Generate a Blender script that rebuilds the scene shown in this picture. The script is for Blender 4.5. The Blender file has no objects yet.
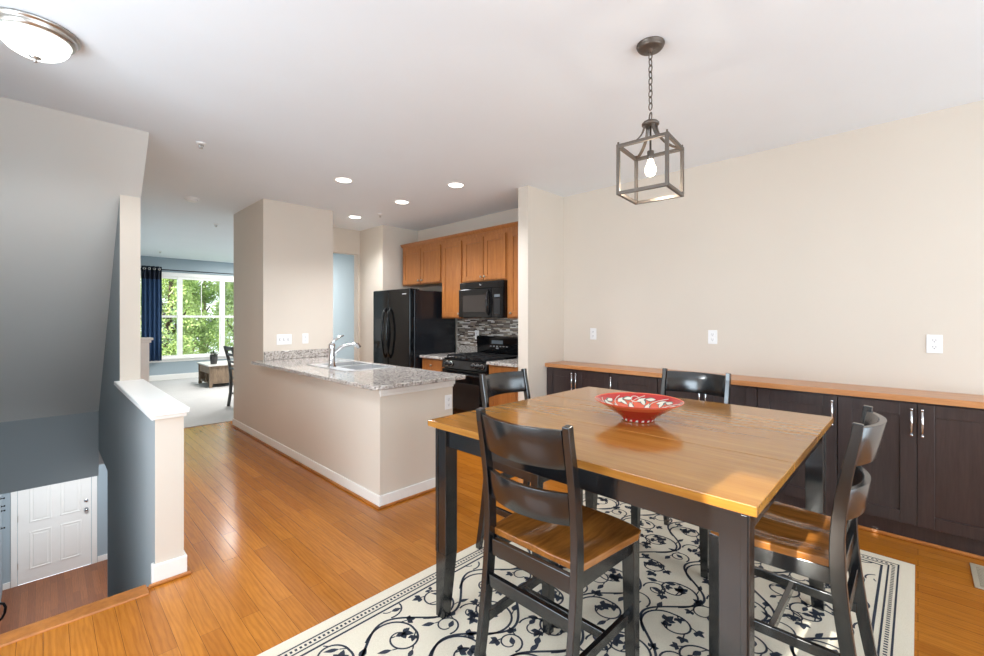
import bpy, bmesh, math, random
from mathutils import Vector, Matrix
random.seed(7)
S = bpy.context.scene
C = S.collection
PI = math.pi
def R(a): return math.radians(a)

# ------------------------------------------------------------------ camera, world, lights, exposure
cam_d = bpy.data.cameras.new('camera'); cam = bpy.data.objects.new('camera', cam_d); C.objects.link(cam)
cam.location = (0, 0, 1.395); cam.rotation_euler = (R(90), 0, R(-45.75))
cam_d.sensor_width = 36; cam_d.lens = 16.0; cam_d.shift_y = -10 / 984; cam_d.clip_start = 0.05; cam_d.clip_end = 200
S.camera = cam
S.view_settings.view_transform = 'Standard'; S.view_settings.look = 'None'
S.view_settings.gamma = 1; S.view_settings.use_curve_mapping = False
S.view_settings.exposure = 0.65
S.cycles.max_bounces = 10; S.cycles.diffuse_bounces = 7; S.cycles.glossy_bounces = 4
S.cycles.sample_clamp_indirect = 6; S.cycles.caustics_reflective = False; S.cycles.caustics_refractive = False
W = bpy.data.worlds.new('sky'); S.world = W; W.use_nodes = True
W.node_tree.nodes['Background'].inputs[0].default_value = (0.86, 0.93, 1.0, 1)
W.node_tree.nodes['Background'].inputs[1].default_value = 1.6
def area(name, loc, rot, sx, sy, power, col=(1, 1, 1)):
    d = bpy.data.lights.new(name, 'AREA'); d.shape = 'RECTANGLE'; d.size = sx; d.size_y = sy; d.energy = power; d.color = col
    o = bpy.data.objects.new(name, d); C.objects.link(o); o.location = loc; o.rotation_euler = rot; return o
def sun(name, rot, e, col, ang):
    d = bpy.data.lights.new(name, 'SUN'); d.energy = e; d.color = col; d.angle = R(ang)
    o = bpy.data.objects.new(name, d); C.objects.link(o); o.rotation_euler = rot; return o
sun_dir = Vector((1.0, -0.035, -0.40))
so = sun('sun', sun_dir.to_track_quat('-Z', 'Y').to_euler(), 8.0, (1, 0.95, 0.88), 0.5)
area('daylight_patio_door', (1.3, -2.55, 1.15), (R(90), 0, 0), 5.2, 2.1, 84, (0.72, 0.87, 1.0))     # daylight of the glazed wall behind the camera
area('daylight_side_window', (-1.50, 1.7, 1.40), (R(90), 0, R(-90)), 1.7, 1.6, 58, (0.72, 0.87, 1.0))  # added fill light at the unseen left wall, brightens hall and peninsula
area('living_room_lamp', (3.40, 11.0, 2.72), (0, 0, 0), 0.9, 0.9, 24, (1.0, 0.97, 0.93))  # added fill without a fitting, brightens the living room from out of view
area('living_room_lamp', (2.75, 9.0, 2.72), (0, 0, 0), 0.7, 0.7, 70, (1.0, 0.97, 0.93))  # second added fill, hidden behind the column, for the blue side wall
area('foyer_lamp', (0.3, 8.6, -0.30), (0, 0, 0), 0.5, 0.5, 40, (0.95, 0.97, 1.0))  # added light under the lower ceiling, no fitting, brightens the foyer

# ------------------------------------------------------------------ helpers
def lin(c):
    return tuple(((x / 255) / 12.92 if x / 255 <= 0.04045 else ((x / 255 + 0.055) / 1.055) ** 2.4) for x in c) + (1,)
def newmat(name):
    m = bpy.data.materials.new(name); m.use_nodes = True
    nt = m.node_tree; b = nt.nodes['Principled BSDF']; return m, nt, b
def N(nt, t, **kw):
    n = nt.nodes.new(t)
    for k, v in kw.items(): setattr(n, k, v)
    return n
def mapping(nt, scale=(1, 1, 1), rot=(0, 0, 0)):
    tc = N(nt, 'ShaderNodeTexCoord'); mp = N(nt, 'ShaderNodeMapping')
    mp.inputs['Scale'].default_value = scale; mp.inputs['Rotation'].default_value = rot
    nt.links.new(tc.outputs['Object'], mp.inputs['Vector']); return mp.outputs['Vector']
def ramp(nt, fac, stops, interp='LINEAR'):
    r = N(nt, 'ShaderNodeValToRGB'); r.color_ramp.interpolation = interp
    e = r.color_ramp.elements
    while len(e) < len(stops): e.new(0.5)
    for el, (p, c) in zip(e, stops): el.position = p; el.color = c
    nt.links.new(fac, r.inputs['Fac']); return r.outputs['Color']
def bump(nt, b, h, strength=0.1, dist=0.002):
    bp = N(nt, 'ShaderNodeBump'); bp.inputs['Strength'].default_value = strength; bp.inputs['Distance'].default_value = dist
    nt.links.new(h, bp.inputs['Height']); nt.links.new(bp.outputs['Normal'], b.inputs['Normal'])
def noise(nt, vec, scale, detail=4, rough=0.5):
    n = N(nt, 'ShaderNodeTexNoise'); n.inputs['Scale'].default_value = scale; n.inputs['Detail'].default_value = detail
    n.inputs['Roughness'].default_value = rough; nt.links.new(vec, n.inputs['Vector']); return n.outputs['Fac']
def mixc(nt, fac, a, b, mode='MIX'):
    m = N(nt, 'ShaderNodeMix', data_type='RGBA', blend_type=mode)
    if isinstance(fac, float): m.inputs[0].default_value = fac
    else: nt.links.new(fac, m.inputs[0])
    for s, v in ((6, a), (7, b)):
        if isinstance(v, tuple): m.inputs[s].default_value = v
        else: nt.links.new(v, m.inputs[s])
    return m.outputs[2]
def plain(name, col, rough=0.5, metal=0.0, var=0.04, scale=8.0, bmp=0.0, bscale=200.0, spec=0.5, coat=0.0):
    m, nt, b = newmat(name); v = mapping(nt); c = lin(col)
    lo = tuple(x * (1 - var) for x in c[:3]) + (1,); hi = tuple(min(1, x * (1 + var)) for x in c[:3]) + (1,)
    nt.links.new(ramp(nt, noise(nt, v, scale), [(0.3, lo), (0.7, hi)]), b.inputs['Base Color'])
    b.inputs['Roughness'].default_value = rough; b.inputs['Metallic'].default_value = metal
    b.inputs['Specular IOR Level'].default_value = spec; b.inputs['Coat Weight'].default_value = coat
    if bmp: bump(nt, b, noise(nt, v, bscale, 2), bmp, 0.001)
    return m
def wood(name, dark, light, rough=0.35, scale=(1, 1, 1), coat=0.0, grain=14.0, spec=0.5):
    """grain runs along the axis with the small scale factor"""
    m, nt, b = newmat(name); v = mapping(nt, scale)
    f = noise(nt, v, grain, 6, 0.6); f2 = noise(nt, v, grain * 4, 3, 0.6)
    c = ramp(nt, f, [(0.3, lin(dark)), (0.7, lin(light))])
    c2 = mixc(nt, 0.25, c, ramp(nt, f2, [(0.35, lin(dark)), (0.65, lin(light))]))
    nt.links.new(c2, b.inputs['Base Color']); b.inputs['Roughness'].default_value = rough
    b.inputs['Coat Weight'].default_value = coat; b.inputs['Coat Roughness'].default_value = 0.12
    b.inputs['Specular IOR Level'].default_value = spec
    bump(nt, b, f2, 0.015, 0.001); return m
def emit(name, col, strength):
    m, nt, b = newmat(name); b.inputs['Base Color'].default_value = lin(col)
    b.inputs['Emission Color'].default_value = lin(col); b.inputs['Emission Strength'].default_value = strength; return m

M = {}
M['wall'] = plain('greige_paint', (216, 206, 193), 0.75, var=0.012, scale=2, bmp=0.03, bscale=300)
M['blue'] = plain('blue_grey_paint', (158, 164, 166), 0.75, var=0.012, scale=2, bmp=0.03, bscale=300)
M['livingblue'] = plain('living_blue_paint', (160, 174, 182), 0.75, var=0.012, scale=2)
M['slope'] = plain('soffit_paint', (214, 212, 207), 0.8, var=0.01, scale=2)
M['ceil'] = plain('ceiling_paint', (230, 236, 241), 0.85, var=0.01, scale=2)
M['white'] = plain('white_trim_paint', (240, 239, 235), 0.35, var=0.01)
M['plate'] = plain('white_plastic', (238, 238, 238), 0.3, var=0.01)
M['slot'] = plain('outlet_slot', (120, 122, 128), 0.5)
M['black'] = plain('black_stained_wood', (22, 23, 25), 0.2, var=0.25, scale=5, bmp=0.02, bscale=60, spec=0.9, coat=0.1)
M['espresso'] = wood('espresso_wood', (46, 36, 36), (64, 51, 50), 0.3, (1, 1, 0.08), coat=0.15, grain=30)
M['chairseat'] = wood('chair_seat_wood', (116, 68, 24), (170, 108, 46), 0.22, (1, 0.1, 1), coat=0.4, grain=22)
M['tabletop'] = wood('table_top_wood', (152, 100, 40), (184, 132, 62), 0.15, (1, 0.06, 1), coat=0.25, grain=16)
M['seam'] = plain('wood_seam', (84, 50, 22), 0.5)
M['buffettop'] = wood('buffet_top_wood', (180, 118, 68), (208, 150, 100), 0.3, (1, 0.06, 1), coat=0.2, grain=20)
M['oak'] = wood('honey_maple', (146, 88, 42), (176, 114, 60), 0.35, (1, 1, 0.10), coat=0.1, grain=24)
M['oakdark'] = wood('honey_maple_edge', (126, 66, 30), (150, 84, 42), 0.4, (1, 0.1, 1), grain=24)
M['shoe'] = wood('oak_shoe_moulding', (150, 88, 36), (196, 126, 62), 0.35, (0.3, 0.3, 1), grain=24)
M['appl'] = plain('black_enamel', (12, 13, 15), 0.10, var=0.05, spec=0.4)
M['appltex'] = plain('black_textured_steel', (20, 22, 26), 0.22, var=0.1, bmp=0.08, bscale=500)
M['applglass'] = plain('dark_appliance_glass', (44, 40, 38), 0.05, var=0.03)
M['iron'] = plain('cast_iron', (26, 26, 28), 0.5, var=0.1)
M['chrome'] = plain('chrome', (220, 222, 225), 0.12, 1.0, var=0.01)
M['nickel'] = plain('brushed_nickel', (190, 188, 184), 0.28, 1.0, var=0.02)
M['steel'] = plain('stainless_steel', (215, 216, 217), 0.34, 0.75, var=0.02)
M['bronze'] = plain('brushed_pewter', (104, 95, 87), 0.4, 0.65, var=0.06, scale=30)
M['grey'] = plain('grey_badge', (200, 202, 205), 0.3, 0.5)
M['curtain'] = plain('navy_curtain', (40, 68, 104), 0.7, var=0.15, scale=40, bmp=0.1)
M['curtaindark'] = plain('navy_curtain_header', (16, 24, 42), 0.7, var=0.1)
M['greywood'] = wood('weathered_wood', (112, 94, 78), (160, 138, 114), 0.6, (1, 1, 0.15), grain=20)
M['greywoodtop'] = plain('pale_table_top', (216, 213, 210), 0.3, var=0.04)
M['chairgrey'] = plain('grey_painted_wood', (70, 72, 72), 0.4, var=0.1)
M['cushion'] = plain('pale_cushion', (205, 203, 200), 0.9, var=0.03)
M['pot'] = plain('dark_pot', (60, 60, 60), 0.6, var=0.1)
M['plant'] = plain('dull_green_leaf', (66, 78, 58), 0.6, var=0.2, scale=30)
M['bark'] = plain('bark', (86, 70, 56), 0.9, var=0.3, scale=10)
M['lawn'] = plain('lawn', (96, 128, 60), 0.9, var=0.3, scale=3)
M['hook'] = plain('black_metal', (24, 24, 26), 0.35, 0.6)
M['shadeglass'] = emit('lit_frosted_glass', (250, 250, 246), 2.6)
M['bulb'] = emit('lit_bulb', (255, 238, 212), 6.0)
M['led'] = emit('recessed_lamp', (255, 252, 245), 6.0)
M['ventmetal'] = plain('tan_vent_metal', (186, 172, 150), 0.45, 0.3)
M['ventdark'] = plain('vent_slot', (92, 84, 74), 0.7)
M['display'] = plain('grey_display', (96, 104, 110), 0.2)

def floor_mat(name, c1, c2, pw, pl, rough, rot=True, bias=0.0):
    m, nt, b = newmat(name); v = mapping(nt, (1, 1, 1), (0, 0, R(90)) if rot else (0, 0, 0))
    br = N(nt, 'ShaderNodeTexBrick'); nt.links.new(v, br.inputs['Vector'])
    br.offset = 0.37; br.offset_frequency = 2; br.squash = 1.0
    br.inputs['Scale'].default_value = 1; br.inputs['Brick Width'].default_value = pl; br.inputs['Row Height'].default_value = pw
    br.inputs['Mortar Size'].default_value = 0.0009; br.inputs['Mortar Smooth'].default_value = 0.3
    br.inputs['Bias'].default_value = bias
    br.inputs['Color1'].default_value = lin(c1); br.inputs['Color2'].default_value = lin(c2)
    br.inputs['Mortar'].default_value = lin(tuple(int(x * 0.55) for x in c1))
    g = mapping(nt, (14, 1.1, 1)); f = noise(nt, g, 5, 6, 0.65)
    wv = N(nt, 'ShaderNodeTexWave', wave_type='BANDS', bands_direction='X'); g2 = mapping(nt, (1, 0.12, 1)); nt.links.new(g2, wv.inputs['Vector'])
    wv.inputs['Scale'].default_value = 16; wv.inputs['Distortion'].default_value = 9; wv.inputs['Detail'].default_value = 3; wv.inputs['Detail Scale'].default_value = 1.4
    gr = ramp(nt, f, [(0.25, (0.80, 0.76, 0.70, 1)), (0.75, (1.12, 1.12, 1.12, 1))])
    c = mixc(nt, 1.0, br.outputs['Color'], gr, 'MULTIPLY')
    c = mixc(nt, 0.5, c, mixc(nt, 1.0, c, ramp(nt, wv.outputs['Fac'], [(0.2, (0.80, 0.74, 0.66, 1)), (0.6, (1.05, 1.05, 1.05, 1))]), 'MULTIPLY'))
    nt.links.new(c, b.inputs['Base Color']); b.inputs['Roughness'].default_value = rough
    b.inputs['Coat Weight'].default_value = 0.08; b.inputs['Coat Roughness'].default_value = 0.12
    inv = N(nt, 'ShaderNodeMath', operation='SUBTRACT'); inv.inputs[0].default_value = 1; nt.links.new(br.outputs['Fac'], inv.inputs[1])
    bump(nt, b, inv.outputs[0], 0.25, 0.001); return m
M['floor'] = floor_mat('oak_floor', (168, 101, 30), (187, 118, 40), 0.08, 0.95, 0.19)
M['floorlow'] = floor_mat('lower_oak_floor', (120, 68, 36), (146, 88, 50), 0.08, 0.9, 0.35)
def carpet_mat():
    m, nt, b = newmat('grey_carpet'); v = mapping(nt)
    f = noise(nt, v, 160, 3, 0.7); f2 = noise(nt, v, 3, 3)
    c = mixc(nt, f2, lin((184, 182, 180)), lin((204, 202, 200))); c = mixc(nt, 0.4, c, ramp(nt, f, [(0.3, lin((160, 158, 156))), (0.7, lin((216, 214, 212)))]))
    nt.links.new(c, b.inputs['Base Color']); b.inputs['Roughness'].default_value = 1; bump(nt, b, f, 0.6, 0.006); return m
M['carpet'] = carpet_mat()
def granite():
    m, nt, b = newmat('granite'); v = mapping(nt)
    f = noise(nt, v, 55, 6, 0.75); c = ramp(nt, f, [(0.28, lin((74, 68, 66))), (0.42, lin((150, 143, 137))), (0.58, lin((190, 183, 176))), (0.72, lin((218, 212, 205)))])
    vo = N(nt, 'ShaderNodeTexVoronoi'); vo.inputs['Scale'].default_value = 95; nt.links.new(v, vo.inputs['Vector'])
    bw = N(nt, 'ShaderNodeSeparateColor'); nt.links.new(vo.outputs['Color'], bw.inputs[0])
    c = mixc(nt, 0.55, c, ramp(nt, bw.outputs[0], [(0.0, lin((40, 38, 40))), (0.13, lin((120, 104, 94))), (0.26, lin((176, 168, 162))), (0.7, lin((214, 208, 201)))], 'CONSTANT'))
    nt.links.new(c, b.inputs['Base Color']); b.inputs['Roughness'].default_value = 0.08; return m
M['granite'] = granite()
def mosaic():
    m, nt, b = newmat('mosaic_tile'); tc = N(nt, 'ShaderNodeTexCoord'); sp = N(nt, 'ShaderNodeSeparateXYZ'); cb = N(nt, 'ShaderNodeCombineXYZ')
    nt.links.new(tc.outputs['Object'], sp.inputs[0]); nt.links.new(sp.outputs['Y'], cb.inputs['X']); nt.links.new(sp.outputs['Z'], cb.inputs['Y'])
    br = N(nt, 'ShaderNodeTexBrick'); nt.links.new(cb.outputs[0], br.inputs['Vector']); br.offset = 0.42; br.offset_frequency = 2; br.squash = 0.6; br.squash_frequency = 3
    br.inputs['Scale'].default_value = 1; br.inputs['Brick Width'].default_value = 0.11; br.inputs['Row Height'].default_value = 0.0165
    br.inputs['Mortar Size'].default_value = 0.0012; br.inputs['Color1'].default_value = (0, 0, 0, 1); br.inputs['Color2'].default_value = (1, 1, 1, 1); br.inputs['Mortar'].default_value = (0.5, 0.5, 0.5, 1)
    c = ramp(nt, br.outputs['Color'], [(0, lin((58, 46, 42))), (0.22, lin((150, 136, 122))), (0.40, lin((96, 84, 78))), (0.55, lin((198, 192, 182))), (0.72, lin((120, 112, 104))), (0.86, lin((226, 224, 218)))], 'CONSTANT')
    c = mixc(nt, br.outputs['Fac'], c, lin((168, 160, 150)))
    nt.links.new(c, b.inputs['Base Color']); b.inputs['Roughness'].default_value = 0.15; return m
M['mosaic'] = mosaic()
def rugbase():
    m, nt, b = newmat('cream_rug'); v = mapping(nt); f = noise(nt, v, 420, 2, 0.6)
    nt.links.new(ramp(nt, f, [(0.3, lin((208, 197, 176))), (0.7, lin((230, 221, 203)))]), b.inputs['Base Color']); b.inputs['Roughness'].default_value = 1
    b.inputs['Specular IOR Level'].default_value = 0.1; bump(nt, b, f, 0.4, 0.003); return m
M['rug'] = rugbase()
M['rugink'] = plain('charcoal_rug_yarn', (58, 62, 72), 1.0, var=0.15, scale=300, spec=0.1)
def glassmat():
    m = bpy.data.materials.new('window_glass'); m.use_nodes = True; nt = m.node_tree; nt.nodes.clear()
    o = N(nt, 'ShaderNodeOutputMaterial'); t = N(nt, 'ShaderNodeBsdfTransparent'); g = N(nt, 'ShaderNodeBsdfGlossy'); g.inputs['Roughness'].default_value = 0.02
    t.inputs[0].default_value = (0.96, 0.98, 0.97, 1); x = N(nt, 'ShaderNodeMixShader'); x.inputs[0].default_value = 0.05
    nt.links.new(t.outputs[0], x.inputs[1]); nt.links.new(g.outputs[0], x.inputs[2]); nt.links.new(x.outputs[0], o.inputs[0]); return m
M['glass'] = glassmat()
def leafmat(name, a, bcol):
    m, nt, b = newmat(name); v = mapping(nt); f = noise(nt, v, 1.6, 5, 0.7)
    nt.links.new(ramp(nt, f, [(0.3, lin(a)), (0.7, lin(bcol))]), b.inputs['Base Color']); b.inputs['Roughness'].default_value = 0.6
    b.inputs['Transmission Weight'].default_value = 0.0; return m
M['leafa'] = leafmat('leaf_green', (120, 152, 72), (206, 222, 140))
M['leafb'] = leafmat('leaf_deep_green', (84, 118, 56), (168, 194, 106))
M['bowlred'] = plain('red_glazed_ceramic', (230, 106, 78), 0.12, var=0.06, coat=0.6)
M['bowldark'] = plain('red_glaze_outside', (186, 44, 42), 0.12, var=0.05, coat=0.6)
M['bowlwhite'] = plain('cream_glaze', (232, 228, 214), 0.15)
M['bowlgreen'] = plain('blue_green_glaze', (92, 112, 108), 0.15)

def bx(bm, x0, x1, y0, y1, z0, z1, mi=0, rot=None):
    vs = [bm.verts.new((x, y, z)) for x in (x0, x1) for y in (y0, y1) for z in (z0, z1)]
    for q in ((0, 1, 3, 2), (4, 6, 7, 5), (0, 4, 5, 1), (2, 3, 7, 6), (0, 2, 6, 4), (1, 5, 7, 3)):
        f = bm.faces.new([vs[i] for i in q]); f.material_index = mi
    return vs
def B(*boxes):
    bm = bmesh.new()
    for b in boxes: bx(bm, *b)
    return bm
def prism(bm, pts, axis, a, b, mi=0):
    """polygon pts (2D) extruded along axis: 'x' pts are (y,z); 'y' pts are (x,z); 'z' pts are (x,y)"""
    def mk(p, t): return {'x': (t, p[0], p[1]), 'y': (p[0], t, p[1]), 'z': (p[0], p[1], t)}[axis]
    v0 = [bm.verts.new(mk(p, a)) for p in pts]; v1 = [bm.verts.new(mk(p, b)) for p in pts]; n = len(pts)
    fs = [bm.faces.new(v0), bm.faces.new(v1[::-1])] + [bm.faces.new((v0[i], v1[i], v1[(i + 1) % n], v0[(i + 1) % n])) for i in range(n)]
    for f in fs: f.material_index = mi
def lathe(bm, prof, c=(0, 0, 0), n=32, axis='z', mi=0, cap=True):
    """prof: list of (radius, height)"""
    rings = []
    for r, h in prof:
        ring = []
        for i in range(n):
            a = 2 * PI * i / n; p = (r * math.cos(a), r * math.sin(a), h)
            if axis == 'x': p = (p[2], p[0], p[1])
            if axis == 'y': p = (p[0], p[2], p[1])
            ring.append(bm.verts.new((p[0] + c[0], p[1] + c[1], p[2] + c[2])))
        rings.append(ring)
    for a, b in zip(rings, rings[1:]):
        for i in range(n):
            f = bm.faces.new((a[i], a[(i + 1) % n], b[(i + 1) % n], b[i])); f.material_index = mi; f.smooth = True
    if not cap: return
    for ring, pr in ((rings[0], prof[0]), (rings[-1], prof[-1])):
        if pr[0] > 1e-6: bm.faces.new(ring).material_index = mi
    bmesh.ops.remove_doubles(bm, verts=bm.verts, dist=1e-7)
def tube(bm, pts, r, n=10, closed=False, mi=0, flat=1.0):
    pts = [Vector(p) for p in pts]; rings = []; L = len(pts); up = None
    for i, p in enumerate(pts):
        if closed: d = pts[(i + 1) % L] - pts[i - 1]
        else: d = pts[min(i + 1, L - 1)] - pts[max(i - 1, 0)]
        d.normalize()
        if up is None: up = d.orthogonal().normalized()
        up = (up - d * up.dot(d)).normalized(); sd = d.cross(up)
        rr = r[i] if isinstance(r, (list, tuple)) else r
        rings.append([bm.verts.new(p + up * (rr * math.cos(2 * PI * k / n)) + sd * (rr * flat * math.sin(2 * PI * k / n))) for k in range(n)])
    prs = list(zip(rings, rings[1:])) + ([(rings[-1], rings[0])] if closed else [])
    for a, b in prs:
        for k in range(n):
            f = bm.faces.new((a[k], a[(k + 1) % n], b[(k + 1) % n], b[k])); f.smooth = True; f.material_index = mi
    if not closed:
        for ring in (rings[0], rings[-1]):
            f = bm.faces.new(ring); f.material_index = mi
def sweepbox(bm, pts, w, d, wdir, mi=0):
    ds = d if isinstance(d, list) else [d] * len(pts)
    """rectangular bar swept along pts; w along wdir, d across"""
    pts = [Vector(p) for p in pts]; wd = Vector(wdir).normalized(); rings = []; L = len(pts)
    for i, p in enumerate(pts):
        t = (pts[min(i + 1, L - 1)] - pts[max(i - 1, 0)]).normalized(); nn = t.cross(wd).normalized()
        rings.append([bm.verts.new(p + wd * (sx * w / 2) + nn * (sy * ds[i] / 2)) for sx, sy in ((-1, -1), (1, -1), (1, 1), (-1, 1))])
    for a, b in zip(rings, rings[1:]):
        for k in range(4): bm.faces.new((a[k], a[(k + 1) % 4], b[(k + 1) % 4], b[k])).material_index = mi
    bm.faces.new(rings[0]).material_index = mi; bm.faces.new(rings[-1][::-1]).material_index = mi
def obj(name, bm, mats, parent=None, bev=0.0, smooth=False, loc=None):
    bmesh.ops.recalc_face_normals(bm, faces=bm.faces)
    me = bpy.data.meshes.new(name); bm.to_mesh(me); bm.free()
    for m in (mats if isinstance(mats, (list, tuple)) else [mats]): me.materials.append(M[m] if isinstance(m, str) else m)
    if smooth:
        for p in me.polygons: p.use_smooth = True
    o = bpy.data.objects.new(name, me); C.objects.link(o)
    if loc: o.location = loc
    if parent: o.parent = parent
    if bev:
        md = o.modifiers.new('bevel', 'BEVEL'); md.width = bev; md.segments = 2; md.limit_method = 'ANGLE'; md.angle_limit = R(40); md.harden_normals = False
    return o
def tag(o, label, cat, group=None):
    o['label'] = label; o['category'] = cat
    if group: o['group'] = group
    return o
def thing(name, label, cat, loc=(0, 0, 0), rz=0.0, group=None):
    o = bpy.data.objects.new(name, None); C.objects.link(o); o.empty_display_size = 0.1
    o.location = loc; o.rotation_euler = (0, 0, rz); return tag(o, label, cat, group)
def struct(name, bm, mats, bev=0.0, parent=None):
    o = obj(name, bm, mats, parent, bev); o['kind'] = 'structure'; return o
def dup(root, loc, rz=0.0, label=None):
    r = root.copy(); C.objects.link(r); r.location = loc; r.rotation_euler = (0, 0, rz)
    if label: r['label'] = label
    for ch in list(root.children):
        c = ch.copy(); C.objects.link(c); c.parent = r
        for g in list(ch.children):
            d = g.copy(); C.objects.link(d); d.parent = c
    return r

# ------------------------------------------------------------------ the setting
ZC = 2.743; XR = 4.058; YL = 12.05
YB = -2.6; XL = -1.55; FY = 2.865; XS = 0.41; XW = 0.535; SL = -0.44     # back wall, left wall, stair head, stair wall
LZ = -2.84; YD = 10.2; LC = -0.27
struct('floor', B((XL, XR, YB, FY, -0.27, 0), (XW, XR, FY, 6.65, -0.27, 0)), 'floor')
struct('floor_carpet', B((XS, XR, 6.65, YL, -0.27, 0.008)), 'carpet')
struct('ceiling', B((XL, XR + 0.1, YB, YL, ZC, ZC + 0.12)), 'ceil')
struct('wall_right', B((XR, XR + 0.12, YB, 6.2, -0.27, ZC)), 'wall')
struct('wall_living_right', B((XR, XR + 0.12, 6.2, YL, -0.27, ZC)), 'livingblue')
struct('wall_kitchen_end', B((3.435, XR, 2.835, 2.968, 0, ZC)), 'wall')
struct('wall_pantry', B((3.43, XR, 5.55, 6.2, 0, ZC)), 'wall')
struct('wall_header', B((2.55, 3.43, 6.2, 6.32, 2.375, ZC)), 'wall')
struct('wall_header_jamb', B((3.395, 3.43, 6.2, 6.32, 0, 2.375)), 'wall')
struct('wall_column', B((1.73, 2.55, 5.28, 6.38, 0, ZC)), 'wall')
struct('wall_peninsula', B((1.73, 1.86, 2.835, 5.28, 0, 0.8845), (1.86, 2.43, 2.835, 2.955, 0, 0.8845)), 'wall')
struct('wall_left', B((XL - 0.12, XL, YB, 0.37, 0, ZC), (XL - 0.12, XL, 0.53, 0.8, 0, ZC), (XL - 0.12, XL, 0.8, 2.6, 0, 0.5), (XL - 0.12, XL, 0.8, 2.6, 2.25, ZC), (XL - 0.12, XL, 2.6, FY, 0, ZC), (XL - 0.12, XL, 0.37, 0.53, 0, 0.5), (XL - 0.12, XL, 0.37, 0.53, 2.2, ZC)), 'wall')
struct('wall_back', B((XL, -1.0, YB - 0.12, YB, 0, ZC), (3.4, XR, YB - 0.12, YB, 0, ZC), (-1.0, 3.4, YB - 0.12, YB, 2.15, ZC)), 'wall')
struct('wall_stair_head', B((XL, SL, FY, FY + 0.12, LZ, ZC)), 'wall')
# stair wall: greige end and hall side, blue-grey stair side
def stairwall(bm, y0, y1, z0, z1):
    bx(bm, XS, XS + 0.02, y0 + 0.004, y1, z0, z1, 1); bx(bm, XS + 0.02, XW, y0, y1, z0, z1, 0); bx(bm, XS, XS + 0.02, y0, y0 + 0.004, z0, z1, 0)
bm = bmesh.new(); stairwall(bm, FY, 4.38, 0, 0.872); struct('wall_half_stair', bm, ['wall', 'blue'])
bm = bmesh.new(); stairwall(bm, 4.38, 6.45, 0, ZC); struct('wall_stair', bm, ['wall', 'blue'])
struct('wall_living_left', B((XS, XW, 6.45, YL, 0, ZC)), 'livingblue')
struct('wall_stair_lower', B((XS, XW, FY, 5.3, LZ, -0.001)), 'blue')
struct('wall_stair_left', B((SL - 0.12, SL, FY + 0.12, YD, LZ, ZC)), 'livingblue')
def ls(y): return ZC - (y - 4.0) * (ZC - 0.41) / 2.2
bm = bmesh.new(); prism(bm, [(4.0, ZC), (6.2, 0.41), (6.4, 0.41), (6.4, ZC)], 'x', SL, XS)
prism(bm, [(4.0, ZC), (4.38, ls(4.38)), (4.38, ZC)], 'x', XS, XW + 0.003); struct('wall_soffit_slope', bm, 'slope')
struct('wall_soffit_front', B((SL, XS, 6.2, 6.4, LC, 0.41)), 'blue')
struct('ceiling_lower', B((SL, XS, 6.4, YD, LC, LC + 0.1)), 'slope')
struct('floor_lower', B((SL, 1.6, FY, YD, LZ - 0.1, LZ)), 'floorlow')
struct('wall_lower_right', B((1.6, 1.7, 5.3, YD, LZ, LC)), 'livingblue')
struct('wall_lower_front', B((SL, -0.28, YD, YD + 0.12, LZ, LC), (0.58, 1.6, YD, YD + 0.12, LZ, LC), (-0.28, 0.58, YD, YD + 0.12, LZ + 2.04, LC)), 'livingblue')
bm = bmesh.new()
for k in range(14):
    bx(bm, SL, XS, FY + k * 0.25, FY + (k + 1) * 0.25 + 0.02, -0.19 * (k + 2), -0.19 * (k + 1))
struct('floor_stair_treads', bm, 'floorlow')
struct('trim_1', B((SL, XS - 0.035, FY - 0.085, FY + 0.02, -0.03, 0.009)), 'shoe', 0.006)
# window wall of the living room with three double-hung windows
WX = (1.36, 2.18, 3.03, 3.88); WZ0, WZ1 = 0.50, 2.33
struct('wall_window', B((XS, WX[0], YL, YL + 0.14, -0.27, ZC), (WX[3], XR, YL, YL + 0.14, -0.27, ZC), (WX[0], WX[3], YL, YL + 0.14, -0.27, WZ0), (WX[0], WX[3], YL, YL + 0.14, WZ1, ZC)), 'livingblue')
for i in range(3):
    a, b = WX[i], WX[i + 1]; mid = 1.43; fr = B((a, a + 0.045, YL - 0.015, YL + 0.10, WZ0, WZ1), (b - 0.045, b, YL - 0.015, YL + 0.10, WZ0, WZ1),
        (a + 0.045, b - 0.045, YL, YL + 0.10, WZ1 - 0.05, WZ1), (a + 0.045, b - 0.045, YL, YL + 0.10, WZ0, WZ0 + 0.05), (a + 0.045, b - 0.045, YL + 0.02, YL + 0.07, mid - 0.025, mid + 0.025))
    w = struct('window_%d' % (i + 1), fr, 'white')
    obj('pane', B((a + 0.045, b - 0.045, YL + 0.060, YL + 0.064, mid + 0.025, WZ1 - 0.05)), 'glass', w)
    obj('pane', B((a + 0.045, b - 0.045, YL + 0.035, YL + 0.039, WZ0 + 0.05, mid - 0.025)), 'glass', w)
    obj('muntin', B(((a + b) / 2 - 0.006, (a + b) / 2 + 0.006, YL + 0.055, YL + 0.069, mid + 0.025, WZ1 - 0.05)), 'white', w)
struct('trim_2', B((WX[0] - 0.06, WX[3] + 0.06, YL - 0.04, YL, WZ1 + 0.0, WZ1 + 0.09), (WX[0] - 0.08, WX[3] + 0.08, YL - 0.07, YL - 0.002, WZ0 - 0.03, WZ0), (WX[0] - 0.05, WX[3] + 0.05, YL - 0.02, YL, WZ0 - 0.09, WZ0 - 0.03)), 'white', 0.004)
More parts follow.
